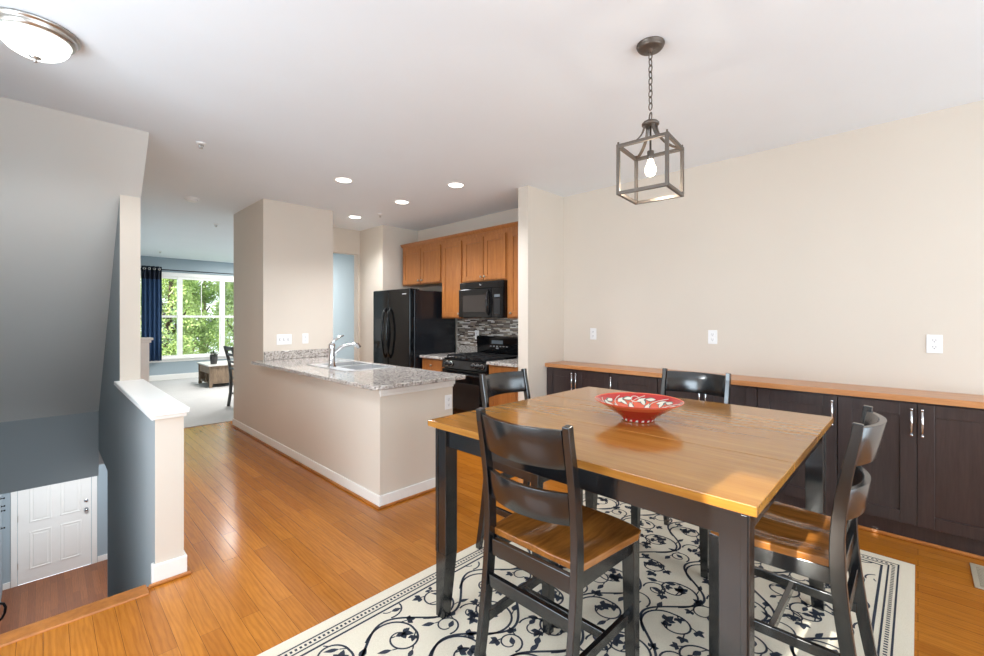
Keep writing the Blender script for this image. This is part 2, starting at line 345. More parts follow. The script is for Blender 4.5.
# glazed patio door behind the camera; added openings in the left wall
pd = struct('window_4', B((-1.0, -0.93, YB - 0.10, YB, 0, 2.15), (3.33, 3.4, YB - 0.10, YB, 0, 2.15), (-0.93, 3.33, YB - 0.10, YB, 2.08, 2.15), (-0.93, 3.33, YB - 0.10, YB, 0, 0.06), (1.16, 1.24, YB - 0.10, YB, 0.06, 2.08)), 'white')
obj('pane', B((-0.93, 1.16, YB - 0.06, YB - 0.055, 0.06, 2.08)), 'glass', pd); obj('pane', B((1.24, 3.33, YB - 0.06, YB - 0.055, 0.06, 2.08)), 'glass', pd)
sw = struct('window_5', B((XL - 0.10, XL, 0.37, 0.385, 0.5, 2.2), (XL - 0.10, XL, 0.515, 0.53, 0.5, 2.2), (XL - 0.10, XL, 0.385, 0.515, 2.18, 2.2), (XL - 0.10, XL, 0.385, 0.515, 0.5, 0.52)), 'white')  # added unseen narrow opening, shaped so a strip of sun reaches the table
obj('pane', B((XL - 0.06, XL - 0.055, 0.385, 0.515, 0.52, 2.18)), 'glass', sw)
sw = struct('window_6', B((XL - 0.10, XL, 0.8, 0.86, 0.5, 2.25), (XL - 0.10, XL, 2.54, 2.6, 0.5, 2.25), (XL - 0.10, XL, 0.86, 2.54, 2.19, 2.25), (XL - 0.10, XL, 0.86, 2.54, 0.5, 0.56)), 'white')  # added window out of view, made to go with the side fill
obj('pane', B((XL - 0.06, XL - 0.055, 0.86, 2.54, 0.56, 2.19)), 'glass', sw)
struct('window_blind', B((XL - 0.03, XL - 0.026, 0.8, 2.6, 0.5, 2.25)), 'white')      # added opaque sheet, keeps the sun out of the added window
# baseboards with oak shoe
def baseboard(name, x0, x1, y0, y1, h=0.09):
    """board boxes given already offset; profile is a bevelled board plus oak shoe in a second material"""
    return struct(name, B((x0, x1, y0, y1, 0.0, h)), 'white', 0.005)
T = 0.014; SH = 0.016
baseboard('baseboard_peninsula', 1.73 - T, 1.73, 2.835 - T, 6.38)
baseboard('baseboard_peninsula_end', 1.73, 2.43 + T, 2.835 - T, 2.835)
struct('trim_3', B((1.73 - T - SH, 1.73 - T, 2.835 - T - SH, 6.38, 0, 0.018), (1.73 - T, 2.43 + T, 2.835 - T - SH, 2.835 - T, 0, 0.018)), 'shoe', 0.006)
baseboard('baseboard_half_wall', XS - T, XW + T, FY - T, FY, 0.105)
baseboard('baseboard_half_wall_side', XW, XW + T, FY, 6.44, 0.105)
baseboard('baseboard_stair_side', XS - T, XS, FY, FY + 0.03, 0.105)
struct('trim_4', B((XS - T - SH, XW + T + SH, FY - T - SH, FY - T, 0.0, 0.018), (XW + T, XW + T + SH, FY - T, 6.44, 0, 0.018)), 'shoe', 0.006)
struct('baseboard_living', B((XW, XR, YL - T, YL, 0.008, 0.13)), 'white', 0.005)
struct('baseboard_lower', B((0.66, 1.6, YD - T, YD, LZ, LZ + 0.10), (SL, -0.36, YD - T, YD, LZ, LZ + 0.10)), 'white', 0.004)
baseboard('baseboard_kitchen_end', 3.435, 3.715, 2.835 - T, 2.835)
# half wall cap, crown trims, white post at the living room
struct('trim_5', B((XS - 0.035, XW + 0.018, FY - 0.055, 4.38, 0.885, 0.915), (XS - 0.02, XW + 0.012, FY - 0.02, 4.38, 0.862, 0.885)), 'white', 0.006)
struct('trim_6', B((1.73 - 0.012, 2.43 + 0.012, 2.835 - 0.022, 2.835 - 0.0005, 0.835, 0.884), (1.73 - 0.004, 2.43 + 0.004, 2.835 - 0.012, 2.835 - 0.0006, 0.815, 0.835)), 'white', 0.005)
struct('wall_living_stub', B((XW, 0.87, 6.46, 6.58, 0, 1.13)), 'white')
struct('trim_7', B((XW, 0.905, 6.43, 6.61, 1.135, 1.165), (XW, 0.888, 6.445, 6.595, 1.105, 1.135)), 'white', 0.005)
struct('wall_backsplash', B((XR - 0.012, XR, 2.968, 4.62, 0.92, 1.39)), 'mosaic')
# front door of the lower level
dr = struct('door_1', B((-0.28, 0.58, YD + 0.012, YD + 0.05, LZ, LZ + 2.04)), 'white')
bm = bmesh.new()
for xa, xb in ((-0.155, 0.10), (0.20, 0.455)):
    for za, zb in ((0.20, 0.80), (0.95, 1.55), (1.66, 1.90)):
        for o_ in (0, 1):
            i = 0.0 if o_ == 0 else 0.045
            if o_ == 0:
                for q in ((xa, xa + 0.022, za, zb), (xb - 0.022, xb, za, zb), (xa + 0.022, xb - 0.022, za, za + 0.022), (xa + 0.022, xb - 0.022, zb - 0.022, zb)):
                    bx(bm, q[0], q[1], YD + 0.003, YD + 0.012, LZ + q[2], LZ + q[3])
            else: bx(bm, xa + i, xb - i, YD + 0.005, YD + 0.012, LZ + za + i, LZ + zb - i)
obj('door_panel', bm, 'white', dr, 0.004)
bm = bmesh.new(); lathe(bm, [(0.0, -0.062), (0.024, -0.058), (0.029, -0.045), (0.024, -0.032), (0.010, -0.026), (0.010, -0.006), (0.030, -0.004), (0.030, 0.0)], (0.515, YD + 0.012, LZ + 0.96), 20, 'y'); obj('door_knob', bm, 'chrome', dr)
bm = bmesh.new(); lathe(bm, [(0.0, -0.022), (0.022, -0.020), (0.030, -0.010), (0.030, 0.0)], (0.515, YD + 0.012, LZ + 1.11), 20, 'y'); obj('deadbolt', bm, 'chrome', dr)
for hz in (0.25, 1.0, 1.8): obj('hinge', B((-0.292, -0.276, YD - 0.004, YD + 0.012, LZ + hz, LZ + hz + 0.1)), 'nickel', dr)
struct('trim_8', B((-0.355, -0.285, YD - 0.018, YD, LZ, LZ + 2.12), (0.585, 0.655, YD - 0.018, YD, LZ, LZ + 2.12), (-0.285, 0.585, YD - 0.018, YD, LZ + 2.045, LZ + 2.12)), 'white', 0.004)
for k, (yy, zz) in enumerate(((9.72, -1.28), (9.80, -1.42), (9.84, -1.50), (9.78, -1.74))):
    bm = bmesh.new(); lathe(bm, [(0.018, 0), (0.018, 0.006), (0.007, 0.008), (0.007, 0.03), (0.013, 0.034), (0.013, 0.044), (0, 0.046)], (SL, yy, zz), 12, 'x')
    tag(obj('wall_hook', bm, 'hook'), ('black hook on pale wall left of the front door, highest of the row', 'black hook left of the front door, second from the top', 'black hook left of the front door, third from the top', 'black hook left of the front door, lowest of them')[k], 'hook', 'hooks by the front door')
h = thing('handrail', 'dark curved metal handrail end at lower left beside the stairs', 'handrail')
bm = bmesh.new(); tube(bm, [(-0.42, 8.2, -2.16), (-0.38, 8.2, -2.16), (-0.345, 8.2, -2.18), (-0.328, 8.2, -2.23), (-0.335, 8.2, -2.30), (-0.36, 8.2, -2.36), (-0.42, 8.2, -2.40)], 0.014, 10); obj('rail', bm, 'hook', h)
for z in (-2.16, -2.40):
    bm = bmesh.new(); lathe(bm, [(0.03, 0.0), (0.03, 0.010), (0.016, 0.012), (0.016, 0.03)], (SL, 8.2, z), 12, 'x'); obj('bracket', bm, 'hook', h)

# ------------------------------------------------------------------ outdoors
struct('ground_lawn', B((-30, 40, YL + 0.2, 60, -3.6, -3.4)), 'lawn')
def tree(label, x, y, zc, rx, rz_, n, mat, seed):
    rnd = random.Random(seed); t = thing('tree', label, 'tree', (x, y, -3.4), 0, 'trees outside the living room window')
    bm = bmesh.new(); tube(bm, [(0, 0, 0), (0.1, 0, 1.5), (0, 0.1, 3.2), (0.1, 0, zc + 3.4 + rz_ * 0.5)], [0.22, 0.18, 0.14, 0.05], 10); obj('trunk', bm, 'bark', t)
    bm = bmesh.new()
    for k in range(7):
        a = k * 2.4; h0 = 2.0 + k * 0.45; tube(bm, [(0, 0, h0), (math.cos(a) * rx * 0.35, math.sin(a) * rx * 0.35, h0 + 0.5), (math.cos(a) * rx * 0.65, math.sin(a) * rx * 0.65, h0 + 1.0)], [0.07, 0.05, 0.02], 6)
    obj('branches', bm, 'bark', t)
    bm = bmesh.new(); cl = []
    for _ in range(46):
        ca, cr0 = rnd.uniform(0, 2 * PI), rx * 0.72 * math.sqrt(rnd.random()); cl.append((cr0 * math.cos(ca), cr0 * math.sin(ca), zc + 3.4 + rnd.uniform(-1, 1) * rz_, rnd.uniform(0.25, 0.5)))
    for i in range(n):
        cx, cy, cz, cr = cl[i % 46]; d = Vector((rnd.gauss(0, 1), rnd.gauss(0, 1), rnd.gauss(0, 1))).normalized() * cr * rnd.uniform(0.6, 1.1)
        p = Vector((cx, cy, cz)) + d; ax = Vector((rnd.gauss(0, 1), rnd.gauss(0, 1), rnd.gauss(0, .6))).normalized(); nn = (d.normalized() + Vector((rnd.gauss(0, .5), rnd.gauss(0, .5), rnd.gauss(0, .5) + .4))).normalized(); sd = nn.cross(ax).normalized(); fw = sd.cross(nn); s = rnd.uniform(0.03, 0.062)
        bm.faces.new([bm.verts.new(p + fw * (a * s) + sd * (b * s) + nn * (c * s)) for a, b, c in ((-1, 0, 0), (-0.2, 0.55, 0.12), (1, 0, -0.1), (-0.2, -0.55, 0.12))])
    obj('foliage', bm, mat, t)
tree('bright leafy tree outside the left part of the living room window', 2.55, 15.8, 1.45, 1.0, 2.3, 15000, 'leafa', 1)
tree('bright leafy tree outside the middle pane of the living room window', 4.75, 16.2, 1.5, 1.0, 2.4, 15000, 'leafa', 2)
tree('deep green tree standing behind, in the gap between the two bright trees', 3.75, 19.3, 1.5, 1.1, 2.8, 15000, 'leafb', 3)
tree('deep green tree at the right edge of the living room window view', 6.2, 19.6, 1.7, 1.1, 2.8, 12000, 'leafb', 4)
tree('far bright tree behind the deep green tree in the middle', 5.0, 23.0, 1.9, 1.4, 3.2, 12000, 'leafa', 5)
tree('far pale green tree at the left behind the curtain side of the window', 2.0, 22.6, 1.7, 1.4, 3.2, 10000, 'leafa', 6)

# ------------------------------------------------------------------ shaker doors and cabinets
def shaker(bm, x, y0, y1, z0, z1, th=0.02, st=0.055, rec=0.008):
    """door whose front faces -x at plane x"""
    bx(bm, x, x + th, y0, y0 + st, z0, z1); bx(bm, x, x + th, y1 - st, y1, z0, z1)
    bx(bm, x, x + th, y0 + st, y1 - st, z0, z0 + st); bx(bm, x, x + th, y0 + st, y1 - st, z1 - st, z1)
    bx(bm, x + rec, x + th, y0 + st, y1 - st, z0 + st, z1 - st)
def knob(parent, x, y, z):
    bm = bmesh.new(); lathe(bm, [(0, -0.028), (0.011, -0.026), (0.015, -0.018), (0.010, -0.012), (0.005, -0.010), (0.006, 0)], (x, y, z), 16, 'x'); return obj('knob', bm, 'nickel', parent)
def barpull(parent, x, y, z0, z1):
    bm = bmesh.new(); tube(bm, [(x - 0.03, y, z0), (x - 0.03, y, z1)], 0.0062, 12)
    for z in (z0 + 0.018, z1 - 0.018): tube(bm, [(x - 0.03, y, z), (x, y, z)], 0.005, 8)
    for z in (z0, z1 - 0.012): lathe(bm, [(0.0085, 0), (0.0085, 0.012)], (x - 0.03, y, z), 12)
    return obj('handle', bm, 'chrome', parent)
# sideboard of five base cabinets under one long top
BF = 3.74
units = [([(2.476, 2.830, 'n'), (2.092, 2.472, 'f')], 2.835, 2.090, 'dark brown two-door base cabinet in the far corner of the sideboard'),
         ([(1.634, 2.086, 'f')], 2.088, 1.632, 'dark brown single-door base cabinet, second from the far corner'),
         ([(1.249, 1.628, 'n'), (0.868, 1.245, 'f')], 1.630, 0.867, 'dark brown two-door base cabinet behind the chair facing the camera'),
         ([(0.394, 0.862, 'n')], 0.865, 0.393, 'dark brown single-door base cabinet beyond the table corner, one handle at right'),
         ([(0.007, 0.388, 'n'), (-0.385, 0.003, 'f')], 0.391, -0.39, 'dark brown two-door base cabinet nearest the camera at right')]
for doors, ya, yb, lab in units:
    t = thing('base_cabinet', lab, 'cabinet', (BF + 0.16, (ya + yb) / 2, 0), 0, 'base cabinets of the sideboard')
    ox, oy = BF + 0.16, (ya + yb) / 2
    obj('body', B((BF + 0.021 - ox, XR - 0.002 - ox, yb - oy, ya - oy, 0.10, 0.879)), 'espresso', t)
    obj('toe_kick', B((BF + 0.045 - ox, XR - 0.002 - ox, yb - oy, ya - oy, 0.0, 0.10)), 'espresso', t)
    for y0, y1, hs in doors:
        bm = bmesh.new(); shaker(bm, BF - ox, y0 - oy, y1 - oy, 0.118, 0.868, st=0.075); d = obj('door', bm, 'espresso', t, 0.002)
        hy = (y0 + 0.022) if hs == 'n' else (y1 - 0.022)
        barpull(d, BF - ox, hy - oy, 0.672, 0.842)
tag(obj('buffet_top', B((3.712, XR, -0.40, 2.835, 0.880, 0.918)), 'buffettop', None, 0.003), 'long orange-brown wooden top along the wall over the dark cabinets', 'worktop')
struct('trim_9', B((BF + 0.028, BF + 0.044, -0.40, 2.835, 0, 0.022)), 'shoe', 0.006)
# kitchen wall cabinets
UX = 3.73
def upper(lab, y0, y1, z0, z1, doors, knobs):
    t = thing('wall_cabinet', lab, 'cabinet', (UX + 0.16, (y0 + y1) / 2, z0), 0, 'maple wall cabinets in the kitchen'); ox, oy = UX + 0.16, (y0 + y1) / 2
    obj('body', B((UX - ox, XR - ox, y0 - oy, y1 - oy, 0, z1 - z0)), 'oak', t)
    for (a, b), ky in zip(doors, knobs):
        bm = bmesh.new(); shaker(bm, UX - 0.021 - ox, a - oy, b - oy, 0.018, z1 - z0 - 0.05, st=0.062); d = obj('door', bm, 'oak', t, 0.002)
        knob(d, UX - 0.021 - ox, ky - oy, 0.06)
UZ = 2.43
upper('honey maple two-door wall cabinet above the refrigerator', 4.562, 5.48, 1.865, UZ, [(4.585, 5.012), (5.024, 5.455)], [4.98, 5.056])
upper('tall honey maple wall cabinet between refrigerator and microwave', 4.148, 4.560, 1.39, UZ, [(4.165, 4.545)], [4.20])
upper('honey maple two-door wall cabinet above the microwave', 3.388, 4.146, 1.835, UZ, [(3.40, 3.755), (3.767, 4.125)], [3.73, 3.793])
upper('tall honey maple wall cabinet right of the microwave, half hidden by the wall end', 2.970, 3.386, 1.39, UZ, [(2.99, 3.345)], [3.31])
bm = bmesh.new(); prism(bm, [(UX - 0.006, UZ), (UX - 0.014, UZ + 0.012), (UX - 0.030, UZ + 0.030), (UX - 0.034, UZ + 0.045), (XR, UZ + 0.045), (XR, UZ)], 'y', 2.970, 5.50)
struct('trim_10', bm, 'oak')
# lower cabinets by the range
LX = 3.43
def lower(lab, y0, y1):
    t = thing('kitchen_base_cabinet', lab, 'cabinet', (LX + 0.3, (y0 + y1) / 2, 0)); ox, oy = LX + 0.3, (y0 + y1) / 2
    obj('body', B((LX - ox, XR - ox, y0 - oy, y1 - oy, 0.1, 0.884)), 'oak', t); obj('toe_kick', B((LX + 0.07 - ox, XR - ox, y0 - oy, y1 - oy, 0, 0.1)), 'oakdark', t)
    d = obj('drawer', B((LX - 0.02 - ox, LX - ox, y0 + 0.02 - oy, y1 - 0.02 - oy, 0.73, 0.87)), 'oak', t, 0.004); knob(d, LX - 0.02 - ox, 0, 0.80)
    bm = bmesh.new(); shaker(bm, LX - 0.021 - ox, y0 + 0.02 - oy, y1 - 0.02 - oy, 0.12, 0.71, st=0.062); d = obj('door', bm, 'oak', t, 0.002); knob(d, LX - 0.021 - ox, y0 + 0.05 - oy, 0.66)
lower('honey maple drawer base cabinet between refrigerator and stove', 4.162, 4.60)
lower('honey maple base cabinet between stove and the wall end', 2.970, 3.388)
for y0, y1, lab in ((4.160, 4.605, 'short grey granite counter between refrigerator and stove'), (2.969, 3.390, 'short grey granite counter right of the stove')):
    t = thing('kitchen_countertop', lab, 'countertop', (3.7, (y0 + y1) / 2, 0.885), 0, 'granite counters beside the stove'); oy = (y0 + y1) / 2
    obj('slab', B((3.385 - 3.7, XR - 3.7, y0 - oy, y1 - oy, 0, 0.033)), 'granite', t, 0.006)
    obj('upstand', B((XR - 0.034 - 3.7, XR - 0.0125 - 3.7, y0 - oy, y1 - oy, 0.0335, 0.135)), 'granite', t, 0.003)

# ------------------------------------------------------------------ peninsula counter, sink, faucet
t = thing('peninsula_countertop', 'long speckled grey granite counter on the beige half wall', 'countertop', (2.0, 4.0, 0.885))
bm = bmesh.new(); xs = [1.605, 1.885, 2.375, 2.475]; ys = [2.705, 3.64, 4.44, 5.28]
g = {(i, j): bm.verts.new((xs[i] - 2.0, ys[j] - 4.0, 0.0)) for i in range(4) for j in range(4)}
fs = [bm.faces.new((g[i, j], g[i + 1, j], g[i + 1, j + 1], g[i, j + 1])) for i in range(3) for j in range(3) if (i, j) != (1, 1)]
r_ = bmesh.ops.extrude_face_region(bm, geom=fs); bmesh.ops.translate(bm, vec=(0, 0, 0.033), verts=[v for v in r_['geom'] if isinstance(v, bmesh.types.BMVert)])
bm.edges.ensure_lookup_table()
ed = [e for e in bm.edges if all(abs(v.co.x - (xs[0] - 2)) < 1e-4 and abs(v.co.y - (ys[0] - 4)) < 1e-4 for v in e.verts)]
bmesh.ops.bevel(bm, geom=ed, offset=0.09, segments=8, affect='EDGES', profile=0.5)
ed = [e for e in bm.edges if all(abs(v.co.x - (xs[3] - 2)) < 1e-4 and abs(v.co.y - (ys[0] - 4)) < 1e-4 for v in e.verts)]
bmesh.ops.bevel(bm, geom=ed, offset=0.025, segments=5, affect='EDGES', profile=0.5)
obj('slab', bm, 'granite', t, 0.007)
obj('upstand', B((1.735 - 2.0, 2.55 - 2.0, 5.255 - 4.0, 5.279 - 4.0, 0.0335, 0.13)), 'granite', t, 0.003)
t = thing('sink', 'stainless steel double bowl sink set in the granite counter', 'sink', (2.13, 4.04, 0.918)); ox, oy, oz = 2.13, 4.04, 0.918
def ring(bm, x0, x1, y0, y1, z0, z1, w):
    bx(bm, x0, x0 + w, y0, y1, z0, z1); bx(bm, x1 - w, x1, y0, y1, z0, z1); bx(bm, x0 + w, x1 - w, y0, y0 + w, z0, z1); bx(bm, x0 + w, x1 - w, y1 - w, y1, z0, z1)
bm = bmesh.new(); ring(bm, 1.872 - ox, 2.388 - ox, 3.628 - oy, 4.452 - oy, 0.0005, 0.006, 0.03); bx(bm, 1.90 - ox, 1.985 - ox, 3.655 - oy, 4.425 - oy, 0.0005, 0.0055); bx(bm, 1.98 - ox, 2.36 - ox, 4.02 - oy, 4.06 - oy, 0.0005, 0.0055); obj('rim', bm, 'steel', t, 0.003)
for y0, y1 in ((3.658, 4.018), (4.062, 4.422)):
    bm = bmesh.new(); ring(bm, 1.985 - ox, 2.36 - ox, y0 - oy, y1 - oy, -0.19, 0.0, 0.004); bx(bm, 1.985 - ox, 2.36 - ox, y0 - oy, y1 - oy, -0.195, -0.19); b_ = obj('basin', bm, 'steel', t)
    bm = bmesh.new(); lathe(bm, [(0.042, 0), (0.042, 0.003), (0.03, 0.002), (0, 0.0015)], (2.17 - ox, (y0 + y1) / 2 - oy, -0.19), 20); obj('drain', bm, 'chrome', b_)
t = thing('faucet', 'chrome single lever faucet standing behind the sink', 'faucet', (1.938, 4.04, 0.9235)); t.scale = (1.15, 1.15, 1.1)
bm = bmesh.new(); lathe(bm, [(0.036, 0), (0.036, 0.008), (0.027, 0.014), (0.024, 0.10), (0.026, 0.16), (0.028, 0.185), (0.022, 0.205), (0, 0.212)], (0, 0, 0), 24); obj('body', bm, 'chrome', t)
bm = bmesh.new(); tube(bm, [(0.01, 0, 0.09), (0.04, -0.002, 0.135), (0.085, -0.005, 0.170), (0.135, -0.008, 0.188), (0.19, -0.012, 0.192), (0.225, -0.014, 0.182), (0.243, -0.015, 0.160)], [0.017, 0.0165, 0.016, 0.016, 0.017, 0.019, 0.019], 14); obj('spout', bm, 'chrome', t)
bm = bmesh.new(); tube(bm, [(0, 0, 0.205), (0.03, 0.0, 0.235), (0.07, 0.0, 0.262), (0.105, 0.0, 0.272)], [0.014, 0.011, 0.009, 0.006], 10); obj('lever', bm, 'chrome', t)

# ------------------------------------------------------------------ refrigerator, range, microwave
t = thing('refrigerator', 'black side by side refrigerator against the kitchen wall', 'refrigerator', (3.65, 5.07, 0)); ox, oy = 3.65, 5.07
obj('body', B((3.325 - ox, 4.02 - ox, 4.632 - oy, 5.51 - oy, 0.02, 1.755)), 'appltex', t, 0.006)
obj('hinge_cover', B((3.28 - ox, 3.42 - ox, 4.65 - oy, 4.78 - oy, 1.756, 1.772)), 'appl', t, 0.004)
dl = obj('door', B((3.25 - ox, 3.322 - ox, 5.127 - oy, 5.51 - oy, 0.06, 1.775)), 'appl', t, 0.012)
drr = obj('door', B((3.25 - ox, 3.322 - ox, 4.632 - oy, 5.119 - oy, 0.06, 1.775)), 'appl', t, 0.012)
for d, y in ((dl, 5.185), (drr, 5.065)):
    bm = bmesh.new(); tube(bm, [(3.252 - ox, y - oy, 0.86), (3.215 - ox, y - oy, 0.92), (3.188 - ox, y - oy, 1.10), (3.183 - ox, y - oy, 1.20), (3.188 - ox, y - oy, 1.30), (3.215 - ox, y - oy, 1.46), (3.252 - ox, y - oy, 1.53)], 0.014, 12); obj('handle', bm, 'appl', d)
bm = bmesh.new(); ring_c = (3.249 - ox, 5.33 - oy)
bx(bm, 3.246 - ox, 3.2499 - ox, 5.24 - oy, 5.44 - oy, 0.98, 1.38); obj('dispenser', bm, 'applglass', dl, 0.002)
obj('badge', B((3.247 - ox, 3.2498 - ox, 4.70 - oy, 4.79 - oy, 1.700, 1.712)), 'grey', drr)
obj('base_grille', B((3.27 - ox, 3.324 - ox, 4.64 - oy, 5.50 - oy, 0.0, 0.055)), 'iron', t)

t = thing('gas_range', 'black gas range with grates and raised control back', 'stove', (3.7, 3.775, 0)); ox, oy = 3.7, 3.775
obj('body', B((3.43 - ox, 4.04 - ox, 3.397 - oy, 4.153 - oy, 0.02, 0.905)), 'appl', t, 0.004)
bm = bmesh.new(); prism(bm, [(3.43 - ox, 0.905), (3.405 - ox, 0.895), (3.385 - ox, 0.80), (3.43 - ox, 0.80)], 'y', 3.397 - oy, 4.153 - oy); cp = obj('control_panel', bm, 'appl', t, 0.004)
for y in (4.06, 3.99, 3.60, 3.53, 3.46):
    bm = bmesh.new(); lathe(bm, [(0.0, -0.034), (0.018, -0.034), (0.021, -0.010), (0.025, -0.006), (0.025, 0.0)], (3.394 - ox, y - oy, 0.852), 18, 'x'); obj('knob', bm, 'iron', cp)
    bm = bmesh.new(); lathe(bm, [(0.028, -0.004), (0.031, -0.0015), (0.028, 0.001)], (3.394 - ox, y - oy, 0.852), 18, 'x'); obj('knob_ring', bm, 'nickel', cp)
dd = obj('oven_door', B((3.392 - ox, 3.428 - ox, 3.40 - oy, 4.15 - oy, 0.20, 0.785)), 'appl', t, 0.006)
obj('oven_window', B((3.389 - ox, 3.3915 - ox, 3.50 - oy, 4.05 - oy, 0.33, 0.64)), 'applglass', dd)
bm = bmesh.new(); tube(bm, [(3.345 - ox, 3.44 - oy, 0.745), (3.345 - ox, 4.11 - oy, 0.745)], 0.012, 12)
for y in (3.47, 4.08): tube(bm, [(3.345 - ox, y - oy, 0.745), (3.392 - ox, y - oy, 0.745)], 0.009, 8)
obj('handle', bm, 'appl', dd)
obj('drawer', B((3.395 - ox, 3.428 - ox, 3.40 - oy, 4.15 - oy, 0.04, 0.19)), 'appl', t, 0.005)
bm = bmesh.new(); bx(bm, 3.42 - ox, 3.985 - ox, 3.40 - oy, 4.15 - oy, 0.9055, 0.915); obj('cooktop', bm, 'appl', t, 0.004)
for y0, y1 in ((3.42, 3.765), (3.785, 4.13)):
    bm = bmesh.new()
    ring(bm, 3.45 - ox, 3.95 - ox, y0 - oy, y1 - oy, 0.935, 0.950, 0.014); yc = (y0 + y1) / 2
    bx(bm, 3.464 - ox, 3.936 - ox, yc - 0.006 - oy, yc + 0.006 - oy, 0.938, 0.950); bx(bm, 3.694 - ox, 3.706 - ox, y0 + 0.014 - oy, y1 - 0.014 - oy, 0.938, 0.950)
    for xx in (3.575, 3.825): bx(bm, xx - 0.006 - ox, xx + 0.006 - ox, y0 + 0.014 - oy, y1 - 0.014 - oy, 0.938, 0.950)
    for xx in (3.452, 3.936):
        for yy in (y0, y1 - 0.014): bx(bm, xx - ox, xx + 0.013 - ox, yy - oy, yy + 0.013 - oy, 0.9155, 0.935)
    obj('grate', bm, 'iron', t)
    for xx in (3.575, 3.825):
        bm = bmesh.new(); lathe(bm, [(0.045, 0.9155), (0.045, 0.922), (0.032, 0.924), (0.032, 0.932), (0, 0.933)], (xx - ox, yc - oy, 0), 20); obj('burner', bm, 'iron', t)
bm = bmesh.new(); prism(bm, [(3.985 - ox, 0.915), (3.970 - ox, 1.14), (3.978 - ox, 1.165), (4.04 - ox, 1.165), (4.04 - ox, 0.906), (3.985 - ox, 0.906)], 'y', 3.397 - oy, 4.153 - oy); bg = obj('backguard', bm, 'appl', t, 0.006)
bm = bmesh.new(); bx(bm, 3.967 - ox, 3.972 - ox, 3.68 - oy, 3.87 - oy, 1.07, 1.115); obj('display', bm, 'display', bg)
for k in range(6): obj('button', B((3.966 - ox, 3.973 - ox, (3.60 + 0.055 * k) - oy, (3.625 + 0.055 * k) - oy, 1.035, 1.045)), 'grey', bg)
obj('badge', B((3.968 - ox, 3.976 - ox, 3.76 - oy, 3.80 - oy, 1.01, 1.022)), 'grey', bg)

t = thing('microwave', 'black over-the-range microwave under the maple cabinet', 'microwave', (3.86, 3.77, 1.395)); ox, oy, oz = 3.86, 3.77, 1.395
obj('body', B((3.685 - ox, XR - 0.013 - ox, 3.392 - oy, 4.142 - oy, 0.0, 0.438)), 'appl', t, 0.004)
obj('vent_strip', B((3.668 - ox, 3.684 - ox, 3.392 - oy, 4.142 - oy, 0.355, 0.438)), 'appl', t, 0.004)
dd = obj('door', B((3.652 - ox, 3.684 - ox, 3.576 - oy, 4.142 - oy, 0.008, 0.352)), 'appl', t, 0.006)
obj('window', B((3.649 - ox, 3.6515 - ox, 3.655 - oy, 4.065 - oy, 0.075, 0.275)), 'applglass', dd)
bm = bmesh.new(); tube(bm, [(3.66 - ox, 3.615 - oy, 0.03), (3.632 - ox, 3.615 - oy, 0.07), (3.618 - ox, 3.615 - oy, 0.18), (3.632 - ox, 3.615 - oy, 0.29), (3.66 - ox, 3.615 - oy, 0.33)], [0.011, 0.013, 0.016, 0.013, 0.011], 12); obj('handle', bm, 'appl', dd)
cpn = obj('control_panel', B((3.662 - ox, 3.684 - ox, 3.392 - oy, 3.576 - oy, 0.008, 0.352)), 'appl', t, 0.004)
obj('display', B((3.659 - ox, 3.6615 - ox, 3.44 - oy, 3.53 - oy, 0.245, 0.275)), 'display', cpn)
obj('keypad', B((3.660 - ox, 3.6615 - ox, 3.44 - oy, 3.53 - oy, 0.045, 0.225)), 'iron', cpn, 0.0005)
bm = bmesh.new(); lathe(bm, [(0.0, -0.002), (0.016, -0.002), (0.016, 0)], (3.668 - ox, 3.77 - oy, 0.40), 20, 'x')
for v in bm.verts: v.co.z = 0.40 + (v.co.z - 0.40) * 0.55 + (v.co.y - (3.77 - oy)) * 0.3
obj('badge', bm, 'grey', t)

# ------------------------------------------------------------------ wall plates
def plate(name, lab, cat, loc, facing, gangs=1, kind='outlet', group=None):
    """facing 'x' -> faces -x, 'y' -> faces -y ; built facing -y"""
    t = thing(name, lab, cat, loc, 0 if facing == 'y' else R(-90), group); w = 0.075 + 0.047 * (gangs - 1)
    obj('cover_plate', B((-w / 2, w / 2, -0.006, 0, -0.06, 0.06)), 'plate', t, 0.003)
    for k in range(gangs):
        cx = (k - (gangs - 1) / 2) * 0.047
        if kind == 'outlet':
            for zc in (-0.022, 0.022):
                bm = bmesh.new(); lathe(bm, [(0.0165, -0.008), (0.017, -0.006)], (cx, 0, zc), 16, 'y'); s = obj('socket', bm, 'plate', t)
                bm = bmesh.new(); bx(bm, cx - 0.0085, cx - 0.0055, -0.0085, -0.0078, zc - 0.001, zc + 0.008); bx(bm, cx + 0.0055, cx + 0.0085, -0.0085, -0.0078, zc - 0.001, zc + 0.008); bx(bm, cx - 0.003, cx + 0.003, -0.0085, -0.0078, zc - 0.011, zc - 0.005); obj('slots', bm, 'slot', s)
        else:
            bm = bmesh.new(); bx(bm, cx - 0.006, cx + 0.006, -0.014, -0.006, -0.010, 0.012); s = obj('toggle', bm, 'plate', t, 0.002)
            bm = bmesh.new(); ring(bm, cx - 0.009, cx + 0.009, -0.016, 0.016, -0.0075, -0.006, 0.002)
            for v in bm.verts: v.co = Vector((v.co.x, v.co.z, v.co.y))
            obj('switch_frame', bm, 'slot', t)
    return t
plate('wall_outlet', 'white duplex outlet on the dining wall nearest the far corner', 'outlet', (XR, 2.457, 1.227), 'x', group='outlets on the dining wall')
plate('wall_outlet', 'white duplex outlet in the middle of the dining wall above the chair', 'outlet', (XR, 1.277, 1.230), 'x', group='outlets on the dining wall')
plate('wall_outlet', 'white duplex outlet at the right end of the dining wall', 'outlet', (XR, -0.076, 1.226), 'x', group='outlets on the dining wall')
